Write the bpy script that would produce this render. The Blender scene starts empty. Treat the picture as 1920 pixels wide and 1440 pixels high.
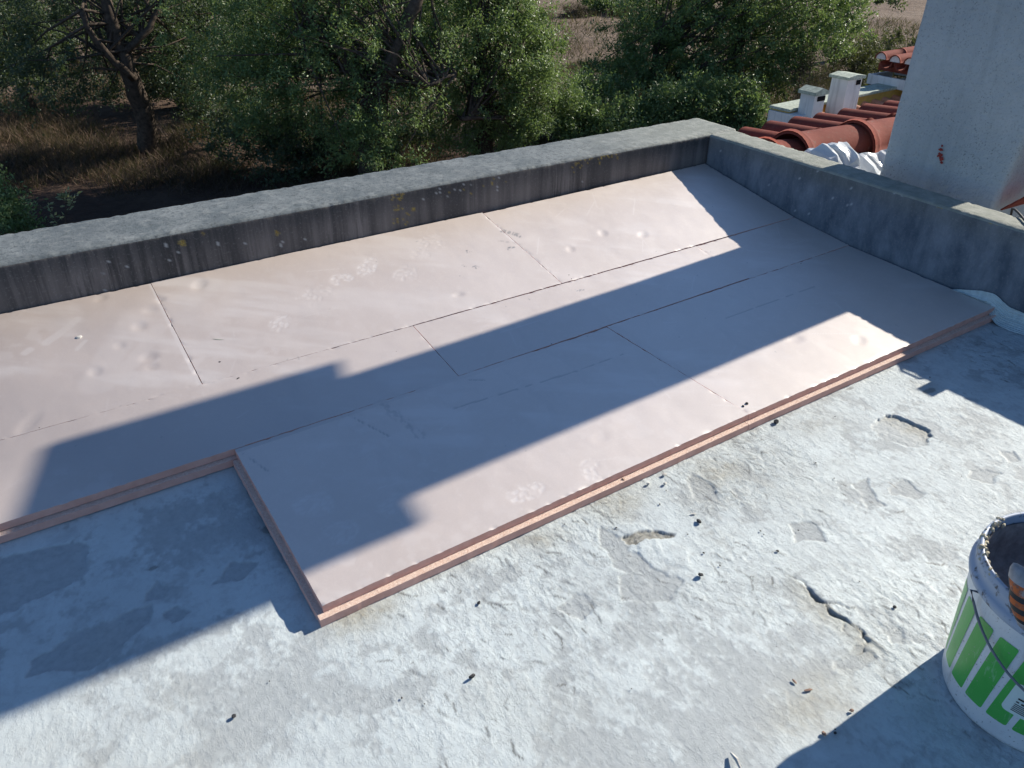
import bpy, bmesh, math, random
import numpy as np
from mathutils import Vector, Matrix

random.seed(7)
RS = np.random.RandomState
scene = bpy.context.scene
COL = scene.collection

# ------------------------------------------------------------------ camera
cam_data = bpy.data.cameras.new('camera')
cam = bpy.data.objects.new('camera', cam_data)
COL.objects.link(cam)
cam_data.sensor_width = 36.0
cam_data.lens = 28.23
cam_data.clip_start = 0.05
cam_data.clip_end = 900.0
CR = [[0.84073, 0.27760, -0.46487], [-0.54143, 0.43824, -0.71749], [0.00456, 0.85492, 0.51875]]
cm = Matrix([CR[0] + [-2.7799], CR[1] + [-1.8091], CR[2] + [1.2322], [0, 0, 0, 1]])
cam.matrix_world = cm
scene.camera = cam

# ------------------------------------------------------------------ sky, sun, exposure
SUN = Vector((1.0, 0.025, 0.575)).normalized()
world = bpy.data.worlds.new('World')
scene.world = world
world.use_nodes = True
wn = world.node_tree.nodes
wl = world.node_tree.links
sky = wn.new('ShaderNodeTexSky')
sky.sky_type = 'NISHITA'
sky.sun_disc = False
sky.sun_elevation = math.asin(SUN.z)
sky.sun_rotation = math.atan2(SUN.x, SUN.y)
sky.altitude = 100
sky.air_density = 1.0
sky.dust_density = 0.3
sky.ozone_density = 6.0
wl.new(sky.outputs['Color'], wn['Background'].inputs['Color'])
wn['Background'].inputs['Strength'].default_value = 0.084
sun_data = bpy.data.lights.new('sun', 'SUN')
sun_data.energy = 5.0
sun_data.angle = math.radians(0.6)
sun_data.color = (1.0, 0.93, 0.815)
sun = bpy.data.objects.new('sun', sun_data)
sun.rotation_euler = SUN.to_track_quat('Z', 'Y').to_euler()
sun.location = (6, 0, 8)
COL.objects.link(sun)
vs = scene.view_settings
vs.view_transform = 'Standard'
vs.look = 'None'
vs.gamma = 1.0
vs.use_curve_mapping = False
vs.exposure = 0.68

# ------------------------------------------------------------------ helpers
def H(ix, iy, iz, seed):
    n = (ix.astype(np.int64) * 374761393 + iy.astype(np.int64) * 668265263 + iz.astype(np.int64) * 2147483647 + seed * 974711) & 0xffffffff
    n = ((n ^ (n >> 13)) * 1274126177) & 0xffffffff
    n = ((n ^ (n >> 16)) * 2246822519) & 0xffffffff
    return ((n ^ (n >> 15)) & 0xffffff) / float(0xffffff)

def vnoise(x, y, seed=0):
    x = np.asarray(x, float); y = np.asarray(y, float)
    ix = np.floor(x); iy = np.floor(y)
    fx = x - ix; fy = y - iy
    fx = fx * fx * (3 - 2 * fx); fy = fy * fy * (3 - 2 * fy)
    z = np.zeros_like(ix)
    a = H(ix, iy, z, seed); b = H(ix + 1, iy, z, seed); c = H(ix, iy + 1, z, seed); d = H(ix + 1, iy + 1, z, seed)
    return (a * (1 - fx) + b * fx) * (1 - fy) + (c * (1 - fx) + d * fx) * fy

def fbm(x, y, seed=0, oct=4, rough=0.5):
    s = 0.0; a = 1.0; t = 0.0
    c, n = math.cos(0.6), math.sin(0.6)
    for k in range(oct):
        s = s + a * vnoise(x, y, seed + 17 * k); t += a; a *= rough
        x, y = (x * c - y * n) * 2.03 + 3.1, (x * n + y * c) * 2.03 + 7.7
    return s / t

def sstep(a, b, x):
    t = np.clip((x - a) / (b - a), 0, 1)
    return t * t * (3 - 2 * t)

def zf(x, y):            # height of the tops of the insulation boards (the roof has a shallow valley)
    return 0.0502 + 0.0257 * x + 0.0781 * y + 0.0031 * x * x - 0.011 * x * y + 0.0863 * y * y

def zs(x, y):            # height of the roof slab
    return zf(x, np.maximum(y, -0.6)) - 0.041

def np_mesh(name, V, F, mats, parent=None, smooth=False, midx=None, attrs=None, loc=None):
    """V (n,3), F list of int arrays (m,k) -> one mesh object"""
    V = np.asarray(V, dtype=np.float64)
    if loc is not None:
        V = V - np.asarray(loc, float)
    if not isinstance(F, (list, tuple)):
        F = [F]
    F = [np.asarray(f, dtype=np.int32) for f in F if len(f)]
    me = bpy.data.meshes.new(name)
    tot = np.concatenate([np.full(len(f), f.shape[1], np.int32) for f in F])
    idx = np.concatenate([f.ravel() for f in F])
    start = np.concatenate([[0], np.cumsum(tot)[:-1]]).astype(np.int32)
    me.vertices.add(len(V)); me.vertices.foreach_set('co', V.astype(np.float32).ravel())
    me.loops.add(len(idx)); me.loops.foreach_set('vertex_index', idx)
    me.polygons.add(len(tot)); me.polygons.foreach_set('loop_start', start)
    try:
        me.polygons.foreach_set('loop_total', tot)
    except Exception:
        pass
    if midx is not None:
        me.polygons.foreach_set('material_index', np.asarray(midx, np.int32))
    me.polygons.foreach_set('use_smooth', np.full(len(tot), smooth) if not isinstance(smooth, np.ndarray) else smooth)
    for m in (mats if isinstance(mats, (list, tuple)) else [mats]):
        me.materials.append(m)
    me.update(calc_edges=True)
    for k, (dom, a) in (attrs or {}).items():
        at = me.attributes.new(k, 'FLOAT', dom)
        at.data.foreach_set('value', np.asarray(a, np.float32).ravel())
    ob = bpy.data.objects.new(name, me)
    COL.objects.link(ob)
    if parent is not None:
        ob.parent = parent
    if loc is not None:
        ob.location = loc if parent is None else tuple(np.asarray(loc, float) - np.asarray(parent.location))
    return ob

def bm_obj(name, bm, mats, parent=None, smooth=False, loc=(0, 0, 0)):
    """link a bmesh (world coordinates) as one object, its origin at loc"""
    me = bpy.data.meshes.new(name)
    bmesh.ops.translate(bm, verts=bm.verts, vec=-Vector(loc))
    bmesh.ops.recalc_face_normals(bm, faces=bm.faces)
    bm.to_mesh(me); bm.free()
    for m in (mats if isinstance(mats, (list, tuple)) else [mats]):
        me.materials.append(m)
    if smooth:
        me.polygons.foreach_set('use_smooth', [True] * len(me.polygons))
    ob = bpy.data.objects.new(name, me)
    COL.objects.link(ob)
    if parent is not None:
        ob.parent = parent
        ob.location = Vector(loc) - parent.location
    else:
        ob.location = loc
    return ob

def tag(o, label=None, cat=None, group=None, kind=None):
    if label: o['label'] = label
    if cat: o['category'] = cat
    if group: o['group'] = group
    if kind: o['kind'] = kind
    return o

def empty(name, loc, label=None, cat=None, group=None):
    o = bpy.data.objects.new(name, None)
    o.empty_display_size = 0.1
    o.location = loc
    COL.objects.link(o)
    return tag(o, label, cat, group)

def box(bm, c, s, rz=0.0, bevel=0.0, taper=1.0):
    """box centred at c with full sizes s; taper scales the top"""
    vs_ = []
    for dz in (-.5, .5):
        k = taper if dz > 0 else 1.0
        for dx, dy in ((-.5, -.5), (.5, -.5), (.5, .5), (-.5, .5)):
            x, y = dx * s[0] * k, dy * s[1] * k
            vs_.append(bm.verts.new((c[0] + x * math.cos(rz) - y * math.sin(rz), c[1] + x * math.sin(rz) + y * math.cos(rz), c[2] + dz * s[2])))
    fs = [(0, 3, 2, 1), (4, 5, 6, 7), (0, 1, 5, 4), (1, 2, 6, 5), (2, 3, 7, 6), (3, 0, 4, 7)]
    faces = [bm.faces.new([vs_[i] for i in f]) for f in fs]
    if bevel > 0:
        es = list({e for f in faces for e in f.edges})
        bmesh.ops.bevel(bm, geom=es, offset=bevel, segments=2, affect='EDGES', profile=0.6)
    return faces

def tube(bm, pts, rad, n=8, cap=True):
    pts = [Vector(p) for p in pts]
    rad = [rad] * len(pts) if not hasattr(rad, '__len__') else rad
    rings = []
    up = Vector((0.31, 0.17, 0.93)).normalized()
    for i, p in enumerate(pts):
        t = (pts[min(i + 1, len(pts) - 1)] - pts[max(i - 1, 0)]).normalized()
        a = t.cross(up)
        if a.length < 1e-3: a = t.cross(Vector((1, 0, 0)))
        a.normalize(); b = t.cross(a)
        rings.append([bm.verts.new(p + (a * math.cos(q) + b * math.sin(q)) * rad[i]) for q in [2 * math.pi * k / n for k in range(n)]])
    for i in range(len(rings) - 1):
        for k in range(n):
            bm.faces.new((rings[i][k], rings[i][(k + 1) % n], rings[i + 1][(k + 1) % n], rings[i + 1][k]))
    if cap:
        bm.faces.new(rings[0]); bm.faces.new(rings[-1])

# ------------------------------------------------------------------ material helpers
class MT:
    def __init__(self, name, rough=0.8, spec=0.3):
        self.m = bpy.data.materials.new(name); self.m.use_nodes = True
        self.t = self.m.node_tree
        self.b = self.t.nodes['Principled BSDF']
        self.b.inputs['Roughness'].default_value = rough
        self.b.inputs['Specular IOR Level'].default_value = spec
        self._co = None
    def n(self, typ, **kw):
        nd = self.t.nodes.new(typ)
        for k, v in kw.items():
            if k.startswith('i_'):
                key = k[2:]
                key = int(key) if key.isdigit() else key.replace('_', ' ')
                self.set(nd.inputs[key], v)
            else:
                setattr(nd, k, v)
        return nd
    def set(self, sock, v):
        if hasattr(v, 'is_output') or isinstance(v, bpy.types.NodeSocket):
            self.t.links.new(v, sock)
        else:
            if isinstance(v, (tuple, list)) and len(v) == 3 and sock.type == 'RGBA':
                v = tuple(v) + (1.0,)
            sock.default_value = v
    def co(self, scale=(1, 1, 1), kind='Object'):
        if self._co is None:
            self._co = self.n('ShaderNodeTexCoord')
        mp = self.n('ShaderNodeMapping')
        self.set(mp.inputs['Vector'], self._co.outputs[kind])
        mp.inputs['Scale'].default_value = scale if hasattr(scale, '__len__') else (scale,) * 3
        return mp.outputs[0]
    def noise(self, sc=5.0, detail=4.0, rough=0.55, vec=None, dist=0.0):
        nd = self.n('ShaderNodeTexNoise')
        self.set(nd.inputs['Vector'], vec if vec is not None else self.co())
        nd.inputs['Scale'].default_value = sc; nd.inputs['Detail'].default_value = detail
        nd.inputs['Roughness'].default_value = rough; nd.inputs['Distortion'].default_value = dist
        return nd.outputs['Fac']
    def voro(self, sc, vec=None, feature='F1', rnd=1.0, out='Distance'):
        nd = self.n('ShaderNodeTexVoronoi', feature=feature)
        self.set(nd.inputs['Vector'], vec if vec is not None else self.co())
        nd.inputs['Scale'].default_value = sc
        nd.inputs['Randomness'].default_value = rnd
        return nd.outputs[out]
    def attr(self, name):
        nd = self.n('ShaderNodeAttribute', attribute_name=name)
        return nd.outputs['Fac']
    def map(self, v, a, b, c=0.0, d=1.0):
        nd = self.n('ShaderNodeMapRange')
        self.set(nd.inputs['Value'], v)
        for k, x in zip(('From Min', 'From Max', 'To Min', 'To Max'), (a, b, c, d)):
            nd.inputs[k].default_value = x
        return nd.outputs[0]
    def math(self, op, a, b=0.0):
        nd = self.n('ShaderNodeMath', operation=op)
        self.set(nd.inputs[0], a); self.set(nd.inputs[1], b)
        return nd.outputs[0]
    def mix(self, f, a, b, mode='MIX'):
        nd = self.n('ShaderNodeMix', data_type='RGBA', blend_type=mode)
        self.set(nd.inputs[0], f); self.set(nd.inputs[6], a); self.set(nd.inputs[7], b)
        return nd.outputs[2]
    def color(self, v): self.set(self.b.inputs['Base Color'], v); return self
    def bump(self, h, strength=0.3, dist=0.005, prev=None):
        nd = self.n('ShaderNodeBump')
        self.set(nd.inputs['Height'], h)
        nd.inputs['Strength'].default_value = strength; nd.inputs['Distance'].default_value = dist
        if prev is not None: self.set(nd.inputs['Normal'], prev)
        self.set(self.b.inputs['Normal'], nd.outputs[0])
        return nd.outputs[0]

M = {}
def mat_plain(key, col, rough=0.7, spec=0.3, var=0.15, sc=20.0, bump=0.0, bsc=60.0):
    m = MT(key, rough, spec)
    d = tuple(c * (1 - var) for c in col); l = tuple(min(1, c * (1 + var)) for c in col)
    m.color(m.mix(m.map(m.noise(sc, 5), .3, .7), d, l))
    if bump: m.bump(m.noise(bsc, 4), bump, 0.004)
    M[key] = m.m
    return m.m

def make_materials():
    # --- painted, peeling roof slab
    m = MT('roof_paint', 0.62, 0.35)
    P = m.attr('paint'); D = m.attr('dirt'); K = m.attr('dark')
    n1 = m.noise(9, 6, .6); n2 = m.noise(60, 5, .6); n3 = m.noise(2.2, 4, .55)
    paint = m.mix(m.map(n3, .35, .65), (.50, .555, .565), (.585, .645, .65))
    paint = m.mix(m.map(n1, .42, .72, 0, .6), paint, (.455, .50, .505))
    sub = m.mix(m.map(n2, .3, .7), (.30, .325, .335), (.41, .44, .445))
    c = m.mix(P, sub, paint)
    c = m.mix(m.map(m.noise(26, 7, .72, None, .4), .50, .64, 0, .55), c, (.40, .435, .445))
    c = m.mix(m.map(m.noise(7, 7, .7, None, .5), .54, .66, 0, .45), c, (.37, .40, .41))
    c = m.mix(m.map(n2, .56, .75, 0, .30), c, (.40, .43, .435))
    c = m.mix(m.math('MULTIPLY', D, m.map(n2, .2, .7, .4, 1)), c, (.33, .315, .26))
    c = m.mix(K, c, (.11, .105, .09))
    ra = m.attr('rough')
    bb = m.noise(1, 7, .68, m.co((70, 36, 40)), .25)
    ck = m.math('SUBTRACT', 1.0, m.map(m.math('ABSOLUTE', m.math('SUBTRACT', bb, .503)), .003, .014))
    ck = m.math('MULTIPLY', m.math('MULTIPLY', ck, m.map(m.noise(70, 3, .6), .48, .60)), m.map(ra, .2, 1.0, .15, .75))
    c = m.mix(ck, c, (.13, .135, .13))
    m.color(c)
    b1 = m.noise(1, 7, .68, m.co((70, 36, 40)), .25)
    b2 = m.noise(1, 6, .66, m.co((170, 90, 80)), .25)
    h = m.math('ADD', m.map(b1, .485, .515), m.math('MULTIPLY', m.map(b1, .575, .60), .9))
    h = m.math('ADD', h, m.math('MULTIPLY', m.map(b2, .54, .575), .7))
    h = m.math('MULTIPLY', h, ra)
    p0 = m.bump(h, 0.6, 0.0022)
    m.bump(m.noise(300, 3, .6), 0.22, 0.0010, p0)
    M['roof_paint'] = m.m
    # --- pink foam board, top skin (dusty) and cut edge
    m = MT('foam_skin', 0.47, 1.0)
    du = m.attr('dust'); sc = m.attr('scuff')
    n1 = m.noise(3.5, 5, .6); n2 = m.noise(240, 3, .6); n3 = m.noise(14, 5, .6, m.co((1, .55, 1)), 1.0)
    c = m.mix(m.map(n1, .3, .7), (.55, .455, .39), (.63, .535, .475))
    c = m.mix(m.map(n3, .5, .8, 0, .35), c, (.64, .565, .52))
    c = m.mix(m.map(n2, .25, .75, 0, .30), c, (.42, .35, .31))
    c = m.mix(m.map(m.noise(1, 6, .7, m.co((9, 4, 9)), 1.2), .52, .75, 0, .45), c, (.47, .40, .36))
    c = m.mix(m.map(m.noise(55, 5, .7), .55, .75, 0, .3), c, (.70, .63, .585))
    c = m.mix(m.math('MULTIPLY', du, m.map(n2, .2, .6, .5, 1)), c, (.72, .655, .615))
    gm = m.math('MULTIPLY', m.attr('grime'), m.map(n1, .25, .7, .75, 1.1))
    c = m.mix(gm, c, (.20, .165, .15))  # grime colour also carries the painted sheen falloff
    c = m.mix(sc, c, (.10, .095, .09))
    m.color(c)
    m.set(m.b.inputs['Roughness'], m.map(n3, .3, .75, .42, .56))
    m.b.inputs['Coat Weight'].default_value = 1.0; m.b.inputs['Coat Roughness'].default_value = 0.50; m.b.inputs['Coat IOR'].default_value = 2.5
    p0 = m.bump(m.noise(26, 4, .5), .10, .004)
    m.bump(m.noise(420, 3, .65), .30, .0009, p0)
    M['foam_skin'] = m.m
    m = MT('foam_edge', 0.75, 0.25)
    n2 = m.noise(300, 4, .7)
    c = m.mix(m.map(m.noise(30, 4), .3, .7), (.60, .335, .275), (.69, .42, .36))
    m.color(c); m.bump(n2, .25, .0012)
    M['foam_edge'] = m.m
    m = MT('foam_lip', 0.85, 0.2)
    v = m.co((1, 1, 1))
    n2 = m.noise(260, 4, .75, v, 1.5)
    c = m.mix(m.map(n2, .42, .6), (.66, .44, .35), (.84, .69, .59))
    m.color(c); m.bump(n2, .8, .004)
    M['foam_lip'] = m.m
    # --- concrete of the parapets
    m = MT('parapet_top', 0.8, 0.35)
    n1 = m.noise(6, 6, .6); n2 = m.noise(75, 5, .7); n3 = m.noise(22, 5, .65)
    gx = m.attr('green')
    c = m.mix(m.map(n1, .3, .7), (.095, .115, .125), (.195, .215, .22))
    c = m.mix(m.map(n2, .48, .66, 0, .85), c, (.055, .065, .07))
    c = m.mix(m.map(m.noise(2.6, 5, .6), .5, .72, 0, .55), c, (.085, .10, .11))
    c = m.mix(m.map(n3, .52, .7, 0, .5), c, (.27, .285, .28))
    c = m.mix(m.math('MULTIPLY', gx, .75), c, m.mix(m.map(n3, .3, .7), (.22, .235, .19), (.38, .385, .33)))
    m.color(c)
    p0 = m.bump(n3, .35, .005); m.bump(m.noise(160, 5, .75), .75, .0035, p0)
    M['parapet_top'] = m.m
    m = MT('parapet_side', 0.85, 0.25)
    stv = m.noise(1, 5, .6, m.co((17, 17, 1.1)))
    st2 = m.noise(1, 5, .65, m.co((45, 45, 2.2)))
    n2 = m.noise(120, 4, .7); n3 = m.noise(1, 7, .68, m.co((11, 11, 5)), .15)
    tz = m.attr('high')
    gx = m.attr('green')
    c = m.mix(m.map(stv, .32, .68), (.10, .09, .088), (.225, .20, .19))
    c = m.mix(m.math('MULTIPLY', m.map(st2, .48, .60, 0, .95), m.map(m.noise(1, 3, .5, m.co((1.6, 1.6, .4))), .42, .60, .12, 1.0)), c, (.040, .038, .038))
    c = m.mix(m.map(m.noise(1, 4, .6, m.co((6, 6, .5))), .48, .62, 0, .65), c, (.06, .057, .058))
    c = m.mix(m.math('MULTIPLY', tz, m.map(st2, .3, .55, .55, 1)), c, (.05, .052, .055))
    c2 = m.mix(m.map(n3, .36, .64), (.088, .110, .138), (.205, .230, .262))
    c2 = m.mix(m.math('MULTIPLY', tz, .55), c2, (.14, .135, .10))
    c = m.mix(gx, c, c2)
    c = m.mix(m.map(n2, .55, .75, 0, .4), c, (.34, .33, .32))
    c = m.mix(m.math('MULTIPLY', m.attr('lichen'), m.map(m.noise(220, 3, .6), .38, .55, .15, .85)), c, m.mix(m.map(n2, .4, .6), (.30, .19, .035), (.42, .33, .07)))
    c = m.mix(m.math('MULTIPLY', m.attr('white'), .7), c, (.50, .51, .51))
    m.color(c)
    p0 = m.bump(n3, .3, .006); m.bump(n2, .4, .002, p0)
    M['parapet_side'] = m.m
    # --- white stucco
    m = MT('white_stucco', 0.85, 0.25)
    n1 = m.noise(3, 5, .6); n2 = m.noise(48, 4, .6); n4 = m.noise(150, 4, .6)
    pit = m.math('MULTIPLY', m.map(m.noise(150, 4, .65), .57, .66), m.map(m.noise(7, 4, .6), .35, .6, .25, 1.0))
    c = m.mix(m.map(n1, .3, .7), (.36, .40, .42), (.46, .495, .505))
    c = m.mix(m.map(n2, .52, .75, 0, .35), c, (.30, .33, .33))
    c = m.mix(m.math('MULTIPLY', pit, .75), c, (.14, .155, .15))
    st = m.noise(1, 5, .65, m.co((9, 9, .9)))
    c = m.mix(m.map(st, .52, .72, 0, .38), c, (.20, .225, .225))
    c = m.mix(m.map(m.noise(1.6, 6, .65), .50, .68, 0, .35), c, (.26, .285, .28))
    m.color(c)
    pa = m.bump(m.noise(11, 5, .6), .35, .02); p0 = m.bump(n2, .6, .012, pa); m.bump(n4, .6, .004, p0)
    M['white_stucco'] = m.m
    m = MT('white_plaster', 0.85, 0.2)
    c = m.mix(m.map(m.noise(6, 5, .6), .3, .7), (.54, .555, .56), (.66, .67, .665))
    c = m.mix(m.map(m.noise(1, 5, .65, m.co((22, 22, 1.6))), .50, .68, 0, .55), c, (.33, .34, .33))
    m.color(c); m.bump(m.noise(40, 4), .2, .004); M['white_plaster'] = m.m
    mat_plain('lime_top', (.36, .40, .33), .85, .2, .35, 30, .3, 60)
    mat_plain('yellow_paint', (.52, .34, .09), .8, .2, .15, 8)
    mat_plain('dark_void', (.012, .012, .013), .9, .1)
    mat_plain('window_glass', (.02, .025, .03), .12, .5)
    # --- clay tiles
    m = MT('clay_tile', 0.85, 0.12)
    n1 = m.noise(7, 5, .6); n2 = m.noise(60, 4, .65)
    c = m.mix(m.map(n1, .3, .7), (.165, .036, .025), (.245, .062, .042))
    c = m.mix(m.map(n2, .5, .75, 0, .35), c, (.30, .12, .085))
    oi = m.n('ShaderNodeObjectInfo')
    c = m.mix(m.map(oi.outputs['Random'], 0, 1, 0, .45), c, (.115, .040, .032))
    c = m.mix(m.map(m.noise(24, 5, .7), .56, .72, 0, .55), c, (.17, .135, .105))
    m.color(c); m.bump(n2, .35, .003)
    M['clay_tile'] = m.m
    m = MT('weathered_tile', 0.78, 0.3)
    n1 = m.noise(7, 5, .6); n2 = m.noise(60, 4, .65)
    c = m.mix(m.map(n1, .3, .7), (.36, .14, .08), (.52, .25, .15))
    c = m.mix(m.map(n2, .48, .7, 0, .5), c, (.50, .36, .26))
    oi = m.n('ShaderNodeObjectInfo')
    c = m.mix(m.map(oi.outputs['Random'], 0, 1, 0, .5), c, (.28, .085, .05))
    m.color(c); m.bump(n2, .3, .003)
    M['weathered_tile'] = m.m
    mat_plain('tile_mortar', (.60, .55, .53), .9, .2, .15, 30, .3)
    # --- plastic sheet
    m = MT('plastic_film', 0.22, 0.5)
    m.color(m.mix(m.map(m.noise(9, 3), .3, .7), (.76, .79, .81), (.84, .86, .87)))
    m.b.inputs['Transmission Weight'].default_value = 0.0
    m.b.inputs['Subsurface Weight'].default_value = 0.0
    tr = m.n('ShaderNodeBsdfTranslucent', i_Color=(.8, .84, .86)); ms = m.n('ShaderNodeMixShader', i_0=0.35)
    m.t.links.new(m.b.outputs[0], ms.inputs[1]); m.t.links.new(tr.outputs[0], ms.inputs[2])
    m.t.links.new(ms.outputs[0], m.t.nodes['Material Output'].inputs['Surface'])
    M['plastic_film'] = m.m
    # --- pail
    m = MT('pail_plastic', 0.38, 0.5)
    n1 = m.noise(14, 5, .6); n2 = m.noise(90, 3, .6)
    c = m.mix(m.map(n1, .3, .7), (.60, .63, .65), (.70, .72, .73))
    c = m.mix(m.map(n2, .60, .75, 0, .35), c, (.40, .39, .37))
    c = m.mix(m.map(m.noise(1, 5, .65, m.co((38, 38, 5))), .58, .72, 0, .5), c, (.36, .35, .33))
    c = m.mix(m.map(m.noise(210, 2, .5), .67, .72, 0, .8), c, (.16, .15, .14))
    m.color(c); M['pail_plastic'] = m.m
    m = MT('pail_rim', 0.5, 0.4)
    n2 = m.noise(55, 5, .65)
    c = m.mix(m.map(n2, .55, .66), (.34, .40, .50), (.10, .095, .10))
    m.color(c); M['pail_rim'] = m.m
    m = MT('green_print', 0.34, 0.5)
    n1 = m.noise(9, 3, .6); n2 = m.noise(1, 5, .7, m.co((60, 60, 12)))
    c = m.mix(m.map(n1, .3, .7), (.055, .38, .055), (.10, .46, .09))
    c = m.mix(m.map(n2, .60, .72, 0, .5), c, (.45, .62, .48))
    c = m.mix(m.map(m.noise(180, 2, .5), .66, .71, 0, .7), c, (.25, .27, .24))
    m.color(c); M['green_print'] = m.m
    m = MT('wet_mortar', 0.6, 0.4)
    n2 = m.noise(45, 5, .65)
    m.color(m.mix(m.map(n2, .35, .7), (.22, .185, .175), (.38, .33, .31))); m.bump(n2, .6, .006)
    M['wet_mortar'] = m.m
    mat_plain('dry_mortar', (.44, .40, .30), .95, .15, .35, 90, .6, 140)
    mat_plain('adhesive', (.50, .58, .58), .85, .2, .12, 60, .3, 180)
    mat_plain('wire_steel', (.16, .17, .19), .4, .5, .2)
    mat_plain('sticker_paper', (.62, .72, .68), .5, .4, .05)
    mat_plain('black_ink', (.02, .02, .022), .6, .3, .1)
    m = MT('orange_rubber', .6, .35)
    c = m.mix(m.map(m.noise(60, 4, .65), .35, .7), (.50, .11, .025), (.60, .15, .04))
    c = m.mix(m.map(m.noise(95, 5, .7), .50, .62, 0, .85), c, (.10, .085, .08))
    c = m.mix(m.map(m.noise(40, 5, .7, m.co((1, 1.3, .8))), .56, .66, 0, .8), c, (.40, .36, .33))
    m.color(c); M['orange_rubber'] = m.m
    mat_plain('dark_rubber', (.035, .033, .032), .55, .4, .3, 60)
    mat_plain('grey_grip', (.36, .33, .32), .5, .4, .3, 50)
    # --- debris
    mat_plain('dark_stone', (.055, .055, .058), .9, .2, .5, 90, .5, 150)
    mat_plain('brown_grit', (.13, .12, .11), .9, .2, .5, 90)
    mat_plain('pale_chip', (.52, .50, .46), .9, .2, .2, 90, .4, 150)
    mat_plain('brown_chip', (.30, .20, .15), .9, .2, .3, 90)
    mat_plain('dry_leaf', (.36, .39, .33), .8, .2, .25, 60)
    mat_plain('red_paint', (.26, .035, .03), .6, .3, .2, 60)
    # --- vegetation
    def leafmat(key, dark, light, trans=.3, rough=.42):
        m = MT(key, rough, .5)
        c = m.mix(m.attr('tint'), dark, light)
        m.color(c)
        tr = m.n('ShaderNodeBsdfTranslucent'); m.set(tr.inputs['Color'], m.mix(0.5, c, (.16, .22, .03)))
        ms = m.n('ShaderNodeMixShader', i_0=trans)
        m.t.links.new(m.b.outputs[0], ms.inputs[1]); m.t.links.new(tr.outputs[0], ms.inputs[2])
        m.t.links.new(ms.outputs[0], m.t.nodes['Material Output'].inputs['Surface'])
        M[key] = m.m
    leafmat('oak_leaf', (.095, .152, .052), (.245, .345, .130), .42, .45)
    leafmat('dark_oak_leaf', (.042, .066, .040), (.110, .150, .085), .40, .45)
    leafmat('shrub_leaf', (.100, .168, .060), (.25, .355, .145), .42, .45)
    leafmat('pale_leaf', (.20, .25, .12), (.34, .38, .22), .45, .5)
    leafmat('dry_shrub', (.07, .048, .030), (.16, .11, .065), .15, .8)
    leafmat('olive_shrub', (.06, .065, .030), (.15, .14, .06), .2, .7)
    leafmat('straw', (.050, .029, .022), (.185, .115, .072), .2, .75)
    mat_plain('bark', (.085, .066, .052), .95, .15, .45, 14, .8, 40)
    m = MT('soil', 0.95, .15)
    n1 = m.noise(.35, 6, .6); n2 = m.noise(3.5, 6, .65)
    fd = m.attr('field')
    c = m.mix(m.map(n1, .35, .65), m.mix(fd, (.065, .040, .029), (.15, .105, .075)), m.mix(fd, (.105, .070, .050), (.215, .165, .125)))
    c = m.mix(m.map(n2, .45, .7, 0, .7), c, m.mix(fd, (.038, .024, .018), (.085, .058, .042)))
    m.color(c); m.bump(n2, .8, .15)
    M['soil'] = m.m
make_materials()

# ------------------------------------------------------------------ ground and roof
def grid_faces(nx, ny):
    i = np.arange(nx - 1)[:, None]; j = np.arange(ny - 1)[None, :]
    a = (i * ny + j).ravel()
    return np.stack([a, a + ny, a + ny + 1, a + 1], 1)

GZ = -3.4
def ground_z(x, y):
    r = np.hypot(np.asarray(x, float), np.asarray(y, float))
    far = np.clip((r - 14) / 40, 0, 1)
    return GZ + 0.25 * (fbm(x * .25, y * .25, 3, 4) - .5) + 0.08 * (fbm(x * 1.4, y * 1.4, 5, 3) - .5) + far * 0.5 * (fbm(x * .06, y * .06, 9, 2) - .4)

def make_ground():
    def lines(lo, hi, step, far):
        mid = np.arange(lo, hi + 1e-6, step)
        a = lo - np.geomspace(step, far, 22)[::-1]; b = hi + np.geomspace(step, far, 22)
        return np.concatenate([a, mid, b])
    xs = lines(-14, 46, .35, 420); ys = lines(2, 56, .35, 420)
    X, Y = np.meshgrid(xs, ys, indexing='ij')
    Z = ground_z(X, Y)
    o = np_mesh('ground', np.stack([X, Y, Z], -1).reshape(-1, 3), grid_faces(len(xs), len(ys)), M['soil'], smooth=True,
                attrs={'field': ('POINT', sstep(20, 27, Y + .35 * X + 3 * (fbm(X * .3, Y * .3, 4, 3) - .5)))})
    tag(o, kind='structure')
make_ground()

SLAB_PATCH = (-3.30, 0.02, -1.62, 0.05)      # x0, x1, y0, y1 of the finely built part of the slab
def poly_mask(X, Y, pts, soft=.004):
    """signed-distance style mask of a polygon (1 inside)"""
    inside = np.zeros(X.shape, bool); dmin = np.full(X.shape, 9.0)
    n = len(pts)
    for i in range(n):
        x1, y1 = pts[i]; x2, y2 = pts[(i + 1) % n]
        cond = ((y1 > Y) != (y2 > Y)) & (X < (x2 - x1) * (Y - y1) / (y2 - y1 + 1e-12) + x1)
        inside ^= cond
        ex, ey = x2 - x1, y2 - y1
        t = np.clip(((X - x1) * ex + (Y - y1) * ey) / (ex * ex + ey * ey + 1e-12), 0, 1)
        dmin = np.minimum(dmin, np.hypot(X - x1 - t * ex, Y - y1 - t * ey))
    sd = np.where(inside, dmin, -dmin)
    return sstep(-soft, soft, sd)

def line_dist(X, Y, pts):
    d = np.full(X.shape, 9.0)
    for (x1, y1), (x2, y2) in zip(pts[:-1], pts[1:]):
        ex, ey = x2 - x1, y2 - y1
        t = np.clip(((X - x1) * ex + (Y - y1) * ey) / (ex * ex + ey * ey + 1e-12), 0, 1)
        d = np.minimum(d, np.hypot(X - x1 - t * ex, Y - y1 - t * ey))
    return d

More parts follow.
